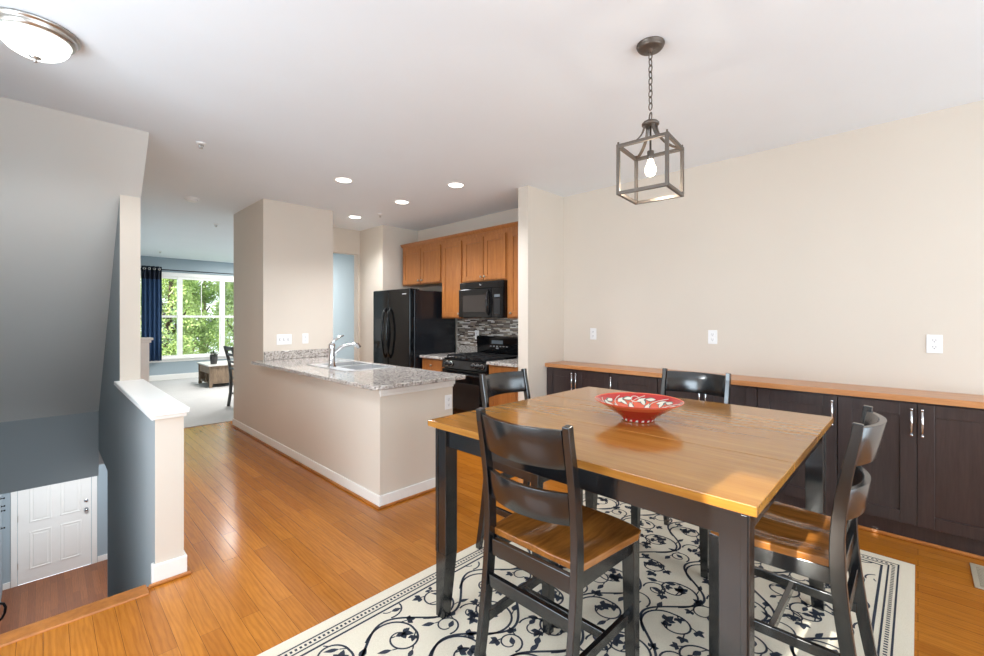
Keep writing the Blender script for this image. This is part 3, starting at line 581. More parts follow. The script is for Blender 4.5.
plate('wall_outlet', 'white duplex outlet on the end of the peninsula', 'outlet', (2.381, 2.835, 0.688), 'y')
plate('switch_plate', 'wide white triple switch plate on the kitchen column', 'light switch', (1.955, 5.28, 1.145), 'y', 3, 'switch')
plate('switch_plate', 'small white single plate right of the triple switches on the column', 'light switch', (2.20, 5.28, 1.148), 'y', 1, 'outlet')
plate('wall_outlet', 'white outlet in the mosaic backsplash left of the stove', 'outlet', (XR - 0.012, 4.22, 1.17), 'x')

# ------------------------------------------------------------------ ceiling fixtures
DLX, DLY = -0.026, 2.964; DS = 0.80
t = thing('ceiling_light', 'nickel rimmed frosted dome ceiling light at top left', 'light', (DLX, DLY, ZC))
bm = bmesh.new(); lathe(bm, [(DS * r, z) for r, z in [(0.0, 0), (0.195, 0), (0.197, -0.008), (0.190, -0.014), (0.182, -0.016), (0.184, -0.024), (0.172, -0.040), (0.160, -0.046), (0.155, -0.040), (0.155, -0.02)]], n=48); obj('rim', bm, 'nickel', t)
bm = bmesh.new(); lathe(bm, [(DS * 0.154 * math.cos(a), -0.042 - 0.085 * math.sin(a)) for a in [i * PI / 24 for i in range(13)]], n=48); obj('shade', bm, 'shadeglass', t)
bm = bmesh.new(); lathe(bm, [(0.0, -0.118), (0.020, -0.122), (0.022, -0.128), (0.010, -0.134), (0.006, -0.138), (0.009, -0.144), (0.006, -0.150), (0, -0.152)], n=20); obj('finial', bm, 'nickel', t)
pl = bpy.data.lights.new('dome_lamp', 'SPOT'); pl.energy = 34; pl.spot_size = R(176); pl.spot_blend = 0.25; pl.shadow_soft_size = 0.12; pl.color = (0.9, 0.95, 1.0); po = bpy.data.objects.new('dome_lamp', pl); C.objects.link(po); po.location = (DLX, DLY, ZC - 0.19)
for x, y, lab in ((2.05, 4.02, 'lit recessed ceiling light nearest the column, leftmost of the front pair'), (2.92, 3.354, 'lit recessed ceiling light at far right, nearest the pendant lantern'),
                  (2.91, 4.295, 'lit recessed ceiling light in the middle of the kitchen ceiling'), (2.905, 5.383, 'lit recessed ceiling light farthest back, near the doorway header')):
    t = thing('recessed_light', lab, 'light', (x, y, ZC), 0, 'recessed lights in the kitchen ceiling')
    bm = bmesh.new(); lathe(bm, [(0.072, -0.0008), (0.074, -0.005), (0.088, -0.004), (0.092, -0.0005)], n=32, cap=False); obj('trim_ring', bm, 'white', t)
    bm = bmesh.new(); lathe(bm, [(0.0, -0.003), (0.071, -0.0025), (0.071, -0.0006)], n=32); obj('lens', bm, 'led', t)
    d = bpy.data.lights.new('downlight', 'SPOT'); d.energy = 62; d.spot_size = R(132); d.spot_blend = 0.8; d.shadow_soft_size = 0.07; d.color = (0.95, 0.97, 1.0)
    o = bpy.data.objects.new('downlight', d); C.objects.link(o); o.location = (x, y, ZC - 0.02)
t = thing('smoke_detector', 'round white smoke detector on the hallway ceiling', 'smoke detector', (1.167, 5.842, ZC))
bm = bmesh.new(); lathe(bm, [(0.07, 0), (0.07, -0.012), (0.064, -0.016)], n=28); obj('base', bm, 'plate', t)
bm = bmesh.new(); lathe(bm, [(0.06, -0.016), (0.058, -0.032), (0.04, -0.042), (0, -0.043)], n=28); obj('cover', bm, 'plate', t)
for x, y, lab in ((0.849, 3.956, 'white ceiling sprinkler nearest the camera, above the hallway'), (1.73, 7.211, 'small white ceiling sprinkler past the smoke detector'),
                  (1.642, 10.924, 'tiny ceiling sprinkler near the living room window'), (3.047, 4.995, 'white ceiling sprinkler in the kitchen among the recessed lights')):
    t = thing('ceiling_sprinkler', lab, 'sprinkler', (x, y, ZC), 0, 'ceiling sprinklers')
    bm = bmesh.new(); lathe(bm, [(0.034, 0), (0.033, -0.005), (0.014, -0.010)], n=20); obj('escutcheon', bm, 'plate', t)
    bm = bmesh.new(); tube(bm, [(-0.012, 0, -0.010), (-0.016, 0, -0.025), (0, 0, -0.040)], 0.003, 6); tube(bm, [(0.012, 0, -0.010), (0.016, 0, -0.025), (0, 0, -0.040)], 0.003, 6); lathe(bm, [(0.004, -0.010), (0.004, -0.04)], n=8); obj('frame', bm, 'nickel', t)
    bm = bmesh.new(); lathe(bm, [(0, -0.040), (0.014, -0.041), (0.014, -0.043), (0, -0.044)], n=16); obj('deflector', bm, 'nickel', t)

# pendant lantern
t = thing('pendant_lantern', 'square open-frame pewter lantern hanging on a chain over the table', 'light', (2.09, 0.945, ZC), R(5))
bm = bmesh.new(); lathe(bm, [(0.0, 0), (0.066, 0), (0.066, -0.006), (0.060, -0.010), (0.062, -0.016), (0.055, -0.024), (0.045, -0.027), (0.012, -0.030), (0.012, -0.040), (0, -0.042)], n=36); obj('canopy', bm, 'bronze', t)
def link(z, rot, hl=0.0185, w=0.0095, r=0.0028):
    pts = []
    for k in range(16):
        a = 2 * PI * k / 16; px = w * math.cos(a); pz = hl * math.sin(a); pts.append((px * math.cos(rot), px * math.sin(rot), z + pz))
    bm = bmesh.new(); tube(bm, pts, r, 6, True); return bm
zz = -0.057; k = 0
while zz > -0.330:
    obj('chain_link', link(zz, 1.2 + (PI / 2 if k % 2 else 0)), 'bronze', t); zz -= 0.031; k += 1
obj('ring', link(-0.360, 0.6, 0.024, 0.022, 0.0035), 'bronze', t)
HW = 0.116; LB, LT = 2.005 - ZC, 2.235 - ZC; HD = 2.352 - ZC
bm = bmesh.new(); lathe(bm, [(0, HD + 0.022), (0.008, HD + 0.022), (0.010, HD + 0.012), (0.034, HD + 0.010), (0.041, HD + 0.002), (0.041, HD - 0.006), (0.034, HD - 0.010), (0, HD - 0.011)], n=28); obj('cap', bm, 'bronze', t)
bm = bmesh.new(); q = 0.0078
for z in (LB, LT):
    for s in (-1, 1):
        bx(bm, -HW - q, HW + q, s * HW - q, s * HW + q, z - q, z + q); bx(bm, s * HW - q, s * HW + q, -HW + q, HW - q, z - q, z + q)
for sx in (-1, 1):
    for sy in (-1, 1):
        bx(bm, sx * HW - q, sx * HW + q, sy * HW - q, sy * HW + q, LB + q, LT - q); bx(bm, sx * HW - 0.004, sx * HW + 0.004, sy * HW - 0.004, sy * HW + 0.004, LT + q, LT + q + 0.012)
obj('cage', bm, 'bronze', t, 0.0012)
for sx, sy in ((-1, -1), (-1, 1), (1, -1), (1, 1)):
    pts = []
    for i in range(13):
        u = i / 12; rr = HW - (HW - 0.022) * math.sin(u * PI / 2) ; z = LT + 0.004 + (HD - 0.008 - LT) * (1 - math.cos(u * PI / 2)); pts.append((sx * rr, sy * rr, z))
    bm = bmesh.new(); sweepbox(bm, pts, 0.014, 0.006, Vector((-sy, sx, 0))); obj('arm', bm, 'bronze', t)
bm = bmesh.new(); lathe(bm, [(0.005, HD - 0.010), (0.005, LT - 0.015), (0.016, LT - 0.018), (0.017, LT - 0.055), (0.013, LT - 0.06), (0, LT - 0.06)], n=18); obj('socket', bm, 'bronze', t)
bm = bmesh.new(); zb = LT - 0.058; lathe(bm, [(0.013, zb), (0.014, zb - 0.010), (0.018, zb - 0.024), (0.026, zb - 0.042), (0.027, zb - 0.056), (0.021, zb - 0.074), (0.011, zb - 0.082), (0, zb - 0.084)], n=24); obj('bulb', bm, 'bulb', t)
pl = bpy.data.lights.new('bulb_lamp', 'POINT'); pl.energy = 2.5; pl.shadow_soft_size = 0.035; pl.color = (1, 0.9, 0.75); po = bpy.data.objects.new('bulb_lamp', pl); C.objects.link(po); po.location = (2.09, 0.945, ZC + zb - 0.135)

# ------------------------------------------------------------------ rug with scrolling vines
RX0, RX1, RY0, RY1, RZ = 0.52, 3.415, 0.012, 1.945, 0.009
bm = bmesh.new(); bx(bm, RX0, RX1, RY0, RY1, 0.0005, RZ); zi = RZ + 0.0007
def ribbon(pts, w):
    P2 = [Vector((p[0], p[1])) for p in pts]; n = len(P2); prev = None
    for i, p in enumerate(P2):
        d = (P2[min(i + 1, n - 1)] - P2[max(i - 1, 0)]); d.normalize(); nn = Vector((-d.y, d.x)); ww = w[i] if isinstance(w, list) else w
        cur = (bm.verts.new((p.x + nn.x * ww / 2, p.y + nn.y * ww / 2, zi)), bm.verts.new((p.x - nn.x * ww / 2, p.y - nn.y * ww / 2, zi)))
        if prev: bm.faces.new((prev[0], cur[0], cur[1], prev[1])).material_index = 1
        prev = cur
IX0, IX1, IY0, IY1 = RX0 + 0.15, RX1 - 0.15, RY0 + 0.15, RY1 - 0.15
def inside(x, y): return IX0 - 0.012 < x < IX1 + 0.012 and IY0 - 0.012 < y < IY1 + 0.012
def leaf(x, y, a, L, wd):
    pts = []
    for u, s in ((0, 0), (0.3, 0.42), (0.5, 0.5), (0.75, 0.3), (1, 0), (0.75, -0.3), (0.5, -0.5), (0.3, -0.42)):
        px = u * L; py = s * wd; q_ = (x + px * math.cos(a) - py * math.sin(a), y + px * math.sin(a) + py * math.cos(a))
        if not inside(*q_): return
        pts.append(bm.verts.new((q_[0], q_[1], zi)))
    bm.faces.new(pts).material_index = 1
def trefoil(x, y, a, s):
    for da, l in ((0, 1.0), (0.95, 0.8), (-0.95, 0.8)): leaf(x, y, a + da, s * l, s * 0.55)
rr = random.Random(11)
def runs(pts, w0, w1):
    n_ = len(pts); run = []
    for k, p in enumerate(pts + [None]):
        if p is not None and inside(*p): run.append((p, w0 + (w1 - w0) * k / n_))
        else:
            if len(run) > 2: ribbon([r[0] for r in run], [r[1] for r in run])
            run = []
def sprig(x, y, a, stem):
    ex, ey = x + stem * math.cos(a), y + stem * math.sin(a)
    if inside(x, y) and inside(ex, ey):
        ribbon([(x, y), (ex, ey)], 0.006)
        if rr.random() < 0.55: trefoil(ex, ey, a, rr.uniform(0.036, 0.05))
        else: leaf(ex, ey, a + rr.uniform(-.4, .4), rr.uniform(0.045, 0.065), rr.uniform(0.022, 0.032))
rows_ = 6; RH = (IY1 - IY0) / rows_; LAM = 0.53
for j in range(rows_):
    yc = IY0 + (j + 0.5) * RH; ph = j * 0.23 + 0.05
    stem = lambda x: yc + 0.082 * math.sin(2 * PI * (x / LAM + ph)) + 0.012 * math.sin(9.7 * x + j)
    xs_ = [IX0 - 0.05 + k * 0.015 for k in range(int((IX1 - IX0 + 0.1) / 0.015) + 1)]
    runs([(x, stem(x)) for x in xs_], 0.012, 0.012)
    k0 = int((IX0 / LAM + ph) * 2) - 2
    for h_ in range(k0, k0 + 16):
        xe = (h_ / 2 + 0.25 - ph) * LAM; up_ = 1 if math.sin(2 * PI * (xe / LAM + ph)) > 0 else -1
        if not (IX0 - 0.2 < xe < IX1 + 0.2): continue
        cx, cy = xe + rr.uniform(-.015, .015), yc - up_ * (0.055 + rr.uniform(-.01, .015))
        x0 = xe - LAM * 0.24; y0 = stem(x0); r0 = math.hypot(x0 - cx, y0 - cy); a0 = math.atan2(y0 - cy, x0 - cx); turns = rr.uniform(1.15, 1.4); pts = []
        for k in range(46):
            u = k / 45; a = a0 - up_ * u * turns * 2 * PI; rad = r0 * (1 - 0.42 * min(1, u * 3.2) ** 0.8 - 0.36 * u ** 1.3); pts.append((cx + rad * math.cos(a), cy + rad * math.sin(a) * 1.12))
        runs(pts, 0.011, 0.007)
        ang = math.atan2(pts[-1][1] - pts[-3][1], pts[-1][0] - pts[-3][0])
        if inside(*pts[-1]): trefoil(pts[-1][0], pts[-1][1], ang, 0.052)
        for uu, sd in ((9, 1), (15, -1), (22, 1), (28, 1), (36, -1)):
            x, y = pts[uu]; a = math.atan2(pts[uu + 1][1] - y, pts[uu + 1][0] - x); sprig(x, y, a + sd * up_ * rr.uniform(0.6, 0.95), rr.uniform(0.018, 0.036))
        # outer curl on the convex side of the stem
        x1 = xe + LAM * 0.06; y1 = stem(x1); pts = []; rr1 = rr.uniform(0.05, 0.065); c1 = (x1 + 0.03, y1 + up_ * (rr1 + 0.012))
        a1 = math.atan2(y1 - c1[1], x1 - c1[0])
        for k in range(22):
            u = k / 21; a = a1 + up_ * u * 1.05 * 2 * PI; rad = rr1 * (1.12 - 0.68 * u); pts.append((c1[0] + rad * math.cos(a), c1[1] + rad * math.sin(a)))
        runs(pts, 0.009, 0.006)
        if inside(*pts[-1]): leaf(pts[-1][0], pts[-1][1], rr.uniform(0, 6.28), 0.05, 0.026)
        for uu in (7, 12): 
            x, y = pts[uu]; a = math.atan2(pts[uu + 1][1] - y, pts[uu + 1][0] - x); sprig(x, y, a - up_ * 0.8, 0.02)
def rectline(ins, w):
    x0, x1, y0, y1 = RX0 + ins, RX1 - ins, RY0 + ins, RY1 - ins
    for a, b in (((x0, y0), (x1, y0)), ((x1, y0), (x1, y1)), ((x1, y1), (x0, y1)), ((x0, y1), (x0, y0))):
        L = math.hypot(b[0] - a[0], b[1] - a[1]); dx, dy = (b[0] - a[0]) / L, (b[1] - a[1]) / L
        ribbon([(a[0] - dx * w / 2, a[1] - dy * w / 2), (b[0] + dx * w / 2, b[1] + dy * w / 2)], w)
rectline(0.066, 0.008); rectline(0.106, 0.008); rectline(0.134, 0.011)
ins = 0.086
for (ax, ay, bx_, by_) in ((RX0 + ins, RY0 + ins, RX1 - ins, RY0 + ins), (RX1 - ins, RY0 + ins, RX1 - ins, RY1 - ins), (RX0 + ins, RY1 - ins, RX1 - ins, RY1 - ins), (RX0 + ins, RY0 + ins, RX0 + ins, RY1 - ins)):
    L = math.hypot(bx_ - ax, by_ - ay); n = int(L / 0.02); dx, dy = (bx_ - ax) / L, (by_ - ay) / L
    for k in range(n):
        s = (k + 0.5) * L / n; x, y = ax + dx * s, ay + dy * s; ribbon([(x - dx * 0.005, y - dy * 0.005), (x + dx * 0.005, y + dy * 0.005)], 0.014)
bmesh.ops.recalc_face_normals(bm, faces=bm.faces)
for f in bm.faces:
    if f.material_index == 1 and f.normal.z < 0: f.normal_flip()
me = bpy.data.meshes.new('area_rug'); bm.to_mesh(me); bm.free(); me.materials.append(M['rug']); me.materials.append(M['rugink'])
ro = bpy.data.objects.new('area_rug', me); C.objects.link(ro); tag(ro, 'cream rug with charcoal scrolling vines under the dining table', 'rug')

# ------------------------------------------------------------------ dining table
TX0, TX1, TY0, TY1, TZ = 1.252, 2.645, 0.290, 1.640, 0.92
FZ = RZ + 0.001
t = thing('dining_table', 'square counter-height dining table with orange-brown top and black legs', 'table', ((TX0 + TX1) / 2, (TY0 + TY1) / 2, FZ)); ox, oy = (TX0 + TX1) / 2, (TY0 + TY1) / 2; oz = FZ
hx, hy = (TX1 - TX0) / 2, (TY1 - TY0) / 2
cuts = [-hx, 1.718 - ox, 2.172 - ox, hx]
bm = bmesh.new()
for a, b in zip(cuts, cuts[1:]): bx(bm, a + (0.001 if a > -hx else 0), b - (0.001 if b < hx else 0), -hy, hy, TZ - 0.028 - oz, TZ - oz)
obj('tabletop', bm, 'tabletop', t, 0.0025)
obj('table_underlayer', B((-hx + 0.02, hx - 0.02, -hy + 0.02, hy - 0.02, TZ - 0.036 - oz, TZ - 0.0285 - oz)), 'seam', t)
LW = 0.070; li = 0.028
for sx in (-1, 1):
    for sy in (-1, 1):
        x0 = sx * (hx - li) - (LW if sx > 0 else 0); y0 = sy * (hy - li) - (LW if sy > 0 else 0)
        bm = bmesh.new(); bx(bm, x0, x0 + LW, y0, y0 + LW, 0.30, TZ - 0.0365 - oz)
        # lower part tapers from the inner sides
        a0, a1 = (x0, x0 + LW), (y0, y0 + LW); tp = 0.022
        xb = (x0 + (tp if sx > 0 else 0), x0 + LW - (tp if sx < 0 else 0)); yb = (y0 + (tp if sy > 0 else 0), y0 + LW - (tp if sy < 0 else 0))
        vt = [bm.verts.new((x, y, 0.30)) for x, y in ((a0[0], a1[0]), (a0[1], a1[0]), (a0[1], a1[1]), (a0[0], a1[1]))]; vb = [bm.verts.new((x, y, 0)) for x, y in ((xb[0], yb[0]), (xb[1], yb[0]), (xb[1], yb[1]), (xb[0], yb[1]))]
        for k in range(4): bm.faces.new((vt[k], vt[(k + 1) % 4], vb[(k + 1) % 4], vb[k]))
        bm.faces.new(vb)
        g_ = 0.004                                           # raised corner bead along the outer edge
        ex = x0 + LW if sx > 0 else x0; ey = y0 + LW if sy > 0 else y0
        bx(bm, ex - (0.016 if sx > 0 else -0.0), ex + (0.016 if sx < 0 else 0.0), ey - g_ if sy < 0 else ey, ey if sy < 0 else ey + g_, 0.30, TZ - 0.04 - oz)
        bx(bm, ex - g_ if sx < 0 else ex, ex if sx < 0 else ex + g_, ey - (0.016 if sy > 0 else -0.0), ey + (0.016 if sy < 0 else 0.0), 0.30, TZ - 0.04 - oz)
        obj('leg', bm, 'black', t, 0.002)
az0, az1 = TZ - 0.115 - oz, TZ - 0.0365 - oz; i1 = li + 0.012; i2 = i1 + 0.022
for s in (-1, 1):
    e1, e2 = s * (hx - i1), s * (hx - i2); obj('apron', B((min(e1, e2), max(e1, e2), -hy + li + LW, hy - li - LW, az0, az1)), 'black', t, 0.002)
    e1, e2 = s * (hy - i1), s * (hy - i2); obj('apron', B((-hx + li + LW, hx - li - LW, min(e1, e2), max(e1, e2), az0, az1)), 'black', t, 0.002)

# ------------------------------------------------------------------ dining chairs
prof = [(0.0, -0.290), (0.15, -0.262), (0.31, -0.236), (0.47, -0.216), (0.60, -0.208), (0.70, -0.210), (0.80, -0.220), (0.92, -0.240), (1.06 - FZ, -0.266)]
def py(z):
    for (z0, y0), (z1, y1) in zip(prof, prof[1:]):
        if z <= z1: return y0 + (y1 - y0) * (z - z0) / (z1 - z0)
    return prof[-1][1]
def smoothprof(n=24):
    pts = [(z, sum(py(max(0, min(1.05, z + d))) for d in (-0.05, 0, 0.05)) / 3) for z in [i * (1.06 - FZ) / n for i in range(n + 1)]]
    return [(0.0, pts[1][1] - 0.006), (0.02, pts[1][1] - 0.006)] + pts[1:]
def make_chair(label):
    t = thing('dining_chair', label, 'chair', (0, 0, FZ), 0, 'counter-height chairs around the table')
    hw = 0.206
    for s in (-1, 1):
        bm = bmesh.new(); sp_ = smoothprof(); sweepbox(bm, [(s * (hw - 0.013), y, z) for z, y in sp_], 0.026, [0.043 - 0.015 * max(0, (z - 0.6) / 0.45) - 0.008 * max(0, (0.4 - z) / 0.4) for z, y in sp_], (1, 0, 0)); obj('rear_post', bm, 'black', t, 0.003)
        bm = bmesh.new(); vt = None
        for z, w in ((0, 0.036), (0.30, 0.045), (0.562, 0.050)):
            x1 = s * 0.217; x0 = x1 - s * w; y1 = 0.178; y0 = y1 - w; ringv = [bm.verts.new(p) for p in ((x0, y0, z), (x1, y0, z), (x1, y1, z), (x0, y1, z))]
            if vt:
                for k in range(4): bm.faces.new((vt[k], vt[(k + 1) % 4], ringv[(k + 1) % 4], ringv[k]))
            else: bm.faces.new(ringv)
            vt = ringv
        bm.faces.new(vt); obj('front_leg', bm, 'black', t, 0.003)
    # dished seat, wider at the front
    nx, ny = 22, 18; bm = bmesh.new(); g0 = {}; g1 = {}
    for j in range(ny + 1):
        v = j / ny; y = -0.200 + 0.405 * v; half = 0.198 + 0.042 * v
        for i in range(nx + 1):
            u = i / nx * 2 - 1; yy = y
            if v > 0.6: yy = y - 0.035 * abs(u) ** 3.2 * (v - 0.6) / 0.4
            xx = u * (half if v < 0.9 else half - 0.012 * (v - 0.9) / 0.1)
            dish = 0.017 * math.exp(-((abs(u) - 0.42) / 0.26) ** 2) * math.exp(-((v - 0.42) / 0.34) ** 2)
            g0[i, j] = bm.verts.new((xx, yy, 0.592 - dish)); g1[i, j] = bm.verts.new((xx * 0.985, yy * 0.985, 0.564))
    for j in range(ny):
        for i in range(nx):
            f = bm.faces.new((g0[i, j], g0[i + 1, j], g0[i + 1, j + 1], g0[i, j + 1])); f.smooth = True; bm.faces.new((g1[i, j], g1[i, j + 1], g1[i + 1, j + 1], g1[i + 1, j]))
    per = [(i, 0) for i in range(nx)] + [(nx, j) for j in range(ny)] + [(i, ny) for i in range(nx, 0, -1)] + [(0, j) for j in range(ny, 0, -1)]
    for a, b in zip(per, per[1:] + per[:1]): bm.faces.new((g0[a], g0[b], g1[b], g1[a]))
    obj('seat', bm, 'chairseat', t, 0.004)
    # aprons under the seat
    bm = bmesh.new(); bx(bm, -hw + 0.032, hw - 0.032, -0.222, -0.202, 0.500, 0.560); bx(bm, -0.176, 0.176, 0.152, 0.172, 0.505, 0.562)
    for s in (-1, 1):
        v = [bm.verts.new(p) for p in ((s * 0.190, -0.195, 0.505), (s * 0.170, -0.195, 0.505), (s * 0.186, 0.14, 0.505), (s * 0.206, 0.14, 0.505), (s * 0.190, -0.195, 0.562), (s * 0.170, -0.195, 0.562), (s * 0.186, 0.14, 0.562), (s * 0.206, 0.14, 0.562))]
        for q_ in ((0, 1, 2, 3), (4, 7, 6, 5), (0, 4, 5, 1), (1, 5, 6, 2), (2, 6, 7, 3), (3, 7, 4, 0)): bm.faces.new([v[k] for k in q_])
    obj('seat_frame', bm, 'black', t, 0.002)
    # two bowed back rails
    for z0, z1, bow in ((0.915, 1.045, 0.048), (0.730, 0.835, 0.046)):
        bm = bmesh.new(); prev = None; n = 16
        for i in range(n + 1):
            u = i / n * 2 - 1; x = u * (hw - 0.030); q_ = []
            for z, dy in ((z0 + 0.012 * (1 - u * u) * 0, 0), (z1, 0)):
                y = py(z) - bow * (1 - u * u); q_ += [(x, y - 0.010, z - FZ), (x, y + 0.010, z - FZ)]
            cur = [bm.verts.new(q_[0]), bm.verts.new(q_[1]), bm.verts.new(q_[3]), bm.verts.new(q_[2])]
            if prev:
                for k in range(4): f = bm.faces.new((prev[k], prev[(k + 1) % 4], cur[(k + 1) % 4], cur[k])); f.smooth = k in (1, 3)
            else: bm.faces.new(cur)
            prev = cur
        bm.faces.new(prev); obj('back_rail', bm, 'black', t, 0.002)
    obj('rear_stretcher', B((-hw + 0.030, hw - 0.030, py(0.40) - 0.010, py(0.40) + 0.010, 0.385, 0.430)), 'black', t, 0.002)
    for s in (-1, 1):
        bm = bmesh.new(); sweepbox(bm, [(s * 0.186, py(0.27) + 0.012, 0.27), (s * 0.194, 0.148, 0.27)], 0.018, 0.036, (1, 0, 0)); obj('side_stretcher', bm, 'black', t, 0.002)
    obj('cross_stretcher', B((-0.182, 0.182, -0.03, -0.012, 0.254, 0.286)), 'black', t, 0.002)
    return t
ch = make_chair('black chair with wooden seat nearest the camera, its back toward the camera')
ch.location = (1.395, 0.970, FZ); ch.rotation_euler = (0, 0, R(-90))
dup(ch, (2.025, 1.605, FZ), R(180), 'black chair at the far left side of the table, nearest the kitchen')
dup(ch, (2.632, 1.015, FZ), R(90), 'black chair on the far side of the table, in front of the dark cabinets')
dup(ch, (2.000, 0.398, FZ), 0.0, 'black chair at the right of the table, seen side-on with its seat showing')

# ------------------------------------------------------------------ bowl
BR, BH = 0.199, 0.093
t = thing('bowl', 'wide red ceramic bowl painted with leaves, on the dining table', 'bowl', (1.943, 0.938, TZ + 0.0005))
def bz(r): u = max(0, (r - 0.068) / (BR - 0.068)); return 0.010 + (BH - 0.012) * (0.9 * u ** 0.80 + 0.1 * u * u)
bm = bmesh.new()
outer = [(0.0, 0.0), (0.071, 0.0), (0.073, 0.003), (0.075, 0.013)] + [(0.075 + (BR - 0.075) * u, 0.013 + (BH - 0.013) * (u ** 0.93)) for u in [i / 14 for i in range(1, 15)]]
inner = [(BR - 0.003, BH + 0.001)] + [(r, bz(r)) for r in [BR - 0.006 - (BR - 0.006) * i / 20 for i in range(21)]]
lathe(bm, outer, n=56, mi=1, cap=False); lathe(bm, [outer[-1]] + inner, n=56, mi=0, cap=False)
bmesh.ops.remove_doubles(bm, verts=bm.verts, dist=1e-5)
bowl = obj('bowl_body', bm, ['bowlred', 'bowldark'], t)
bm = bmesh.new(); rb = random.Random(3)
def bpt(r, a, lift=0.0018): return (r * math.cos(a), r * math.sin(a), bz(r) + lift)
def bleaf(r, a, ang, L, w, mi, lift=0.0018):
    c0 = Vector((r * math.cos(a), r * math.sin(a))); d = Vector((math.cos(ang), math.sin(ang))); n_ = Vector((-d.y, d.x)); cen = None; vs = []
    rows = []
    for u, s in ((0, 0.02), (0.2, 0.34), (0.45, 0.5), (0.7, 0.36), (1, 0.02)):
        row = []
        for k in (-1, 0, 1):
            p = c0 + d * (u * L) + n_ * (k * s * w); rr_ = min(p.length, BR - 0.008); aa = math.atan2(p.y, p.x); row.append(bm.verts.new(bpt(rr_, aa, lift)))
        rows.append(row)
    for p, q in zip(rows, rows[1:]):
        for k in range(2): bm.faces.new((p[k], p[k + 1], q[k + 1], q[k])).material_index = mi
for k in range(9):
    a = k * 2 * PI / 9 + 0.2
    for da, r, ang in ((0, 0.118, a + 0.5), (0.30, 0.138, a - 0.9), (-0.1, 0.085, a - 0.3), (0.42, 0.162, a + 2.2)):
        bleaf(r, a + da, ang, 0.052, 0.030, 1, 0.0016); bleaf(r, a + da, ang + 0.06, 0.047, 0.019, 0, 0.0024)
    pts = [bpt(0.05 + 0.13 * u, a + 0.5 * math.sin(u * 3), 0.002) for u in [i / 10 for i in range(11)]]; tube(bm, pts, 0.0016, 5, mi=0)
    if k % 3 == 0:
        pts = []
        for i in range(14):
            p = Vector((0.155 * math.cos(a + .35), 0.155 * math.sin(a + .35))) + Vector((math.cos(i * 2 * PI / 14), math.sin(i * 2 * PI / 14))) * 0.020; pts.append(bpt(min(p.length, BR - .006), math.atan2(p.y, p.x), 0.002))
        tube(bm, pts, 0.0018, 5, True, mi=0)
bmesh.ops.recalc_face_normals(bm, faces=bm.faces)
obj('leaf_pattern', bm, ['bowlwhite', 'bowlgreen'], t)
bm = bmesh.new()
for k in range(18):
    a = k * 2 * PI / 18; vs = [bm.verts.new((r * math.cos(a + d), r * math.sin(a + d), z)) for r, d, z in ((0.0743, -0.07, 0.003), (0.0743, 0.09, 0.003), (0.0760, 0.10, 0.0115), (0.0758, -0.02, 0.0105))]; bm.faces.new(vs)
obj('foot_pattern', bm, 'bowlwhite', t)

# ------------------------------------------------------------------ living room things
t = thing('curtain', 'navy grommet curtain at the left of the living room window', 'curtain', (1.67, 11.90, 0))
bm = bmesh.new(); n = 60; rows = [0.46, 0.9, 1.5, 2.1, 2.24]; gv = {}
for i in range(n + 1):
    u = i / n
    for j, z in enumerate(rows + [2.52]):
        gv[i, j] = bm.verts.new((-0.205 + 0.355 * u, 0.035 * math.sin(u * 2 * PI * 4.5), z))
for i in range(n):
    for j in range(len(rows)):
        f = bm.faces.new((gv[i, j], gv[i + 1, j], gv[i + 1, j + 1], gv[i, j + 1])); f.smooth = True; f.material_index = 1 if j == len(rows) - 1 else 0
pn = obj('curtain_panel', bm, ['curtain', 'curtaindark'], t); md = pn.modifiers.new('thick', 'SOLIDIFY'); md.thickness = 0.003
for x in (-0.17, -0.085, 0.0, 0.09):
    bm = bmesh.new(); lathe(bm, [(0.018, -0.004), (0.026, -0.004), (0.026, 0.004), (0.018, 0.004), (0.018, -0.004)], (x + 0.012, -0.042, 2.46), 16, 'y', cap=False); obj('grommet', bm, 'nickel', t)
t = thing('curtain_rod', 'dark curtain rod above the living room window holding the navy curtain', 'curtain rod', (1.5, 11.90, 2.46))
bm = bmesh.new(); tube(bm, [(-0.05, 0, 0), (2.6, 0, 0)], 0.011, 10); obj('rod', bm, 'hook', t)
bm = bmesh.new(); lathe(bm, [(0, -0.04), (0.02, -0.03), (0.026, -0.015), (0.014, 0.0)], (-0.05, 0, 0), 14, 'x'); obj('finial', bm, 'hook', t)
for x in (-0.03, 2.5):
    bm = bmesh.new(); bx(bm, x - 0.008, x + 0.008, 0.0, YL - 11.90, -0.02, -0.008); obj('bracket', bm, 'hook', t)
# coffee table with storage
CX0, CX1, CY0, CY1 = 2.30, 2.90, 10.04, 10.92; ox, oy = 2.60, 10.48
t = thing('coffee_table', 'weathered wood coffee table with open cubbies and pale top, by the window', 'table', (ox, oy, 0.008)); z_ = lambda z: z - 0.008
obj('tabletop', B((CX0 - 0.03 - ox, CX1 + 0.03 - ox, CY0 - 0.03 - oy, CY1 + 0.03 - oy, z_(0.435), z_(0.46))), 'greywoodtop', t, 0.003)
for ya in (CY0 + 0.005, CY1 - 0.025): obj('end_panel', B((CX0 + 0.02 - ox, CX1 - 0.02 - ox, ya - oy, ya + 0.02 - oy, z_(0.08), z_(0.434))), 'greywood', t)
obj('shelf', B((CX0 + 0.02 - ox, CX1 - 0.02 - ox, CY0 + 0.026 - oy, CY1 - 0.026 - oy, z_(0.08), z_(0.105))), 'greywood', t)
obj('divider', B((CX0 + 0.03 - ox, CX1 - 0.03 - ox, oy + 0.02 - oy, oy + 0.04 - oy, z_(0.106), z_(0.279))), 'greywood', t)
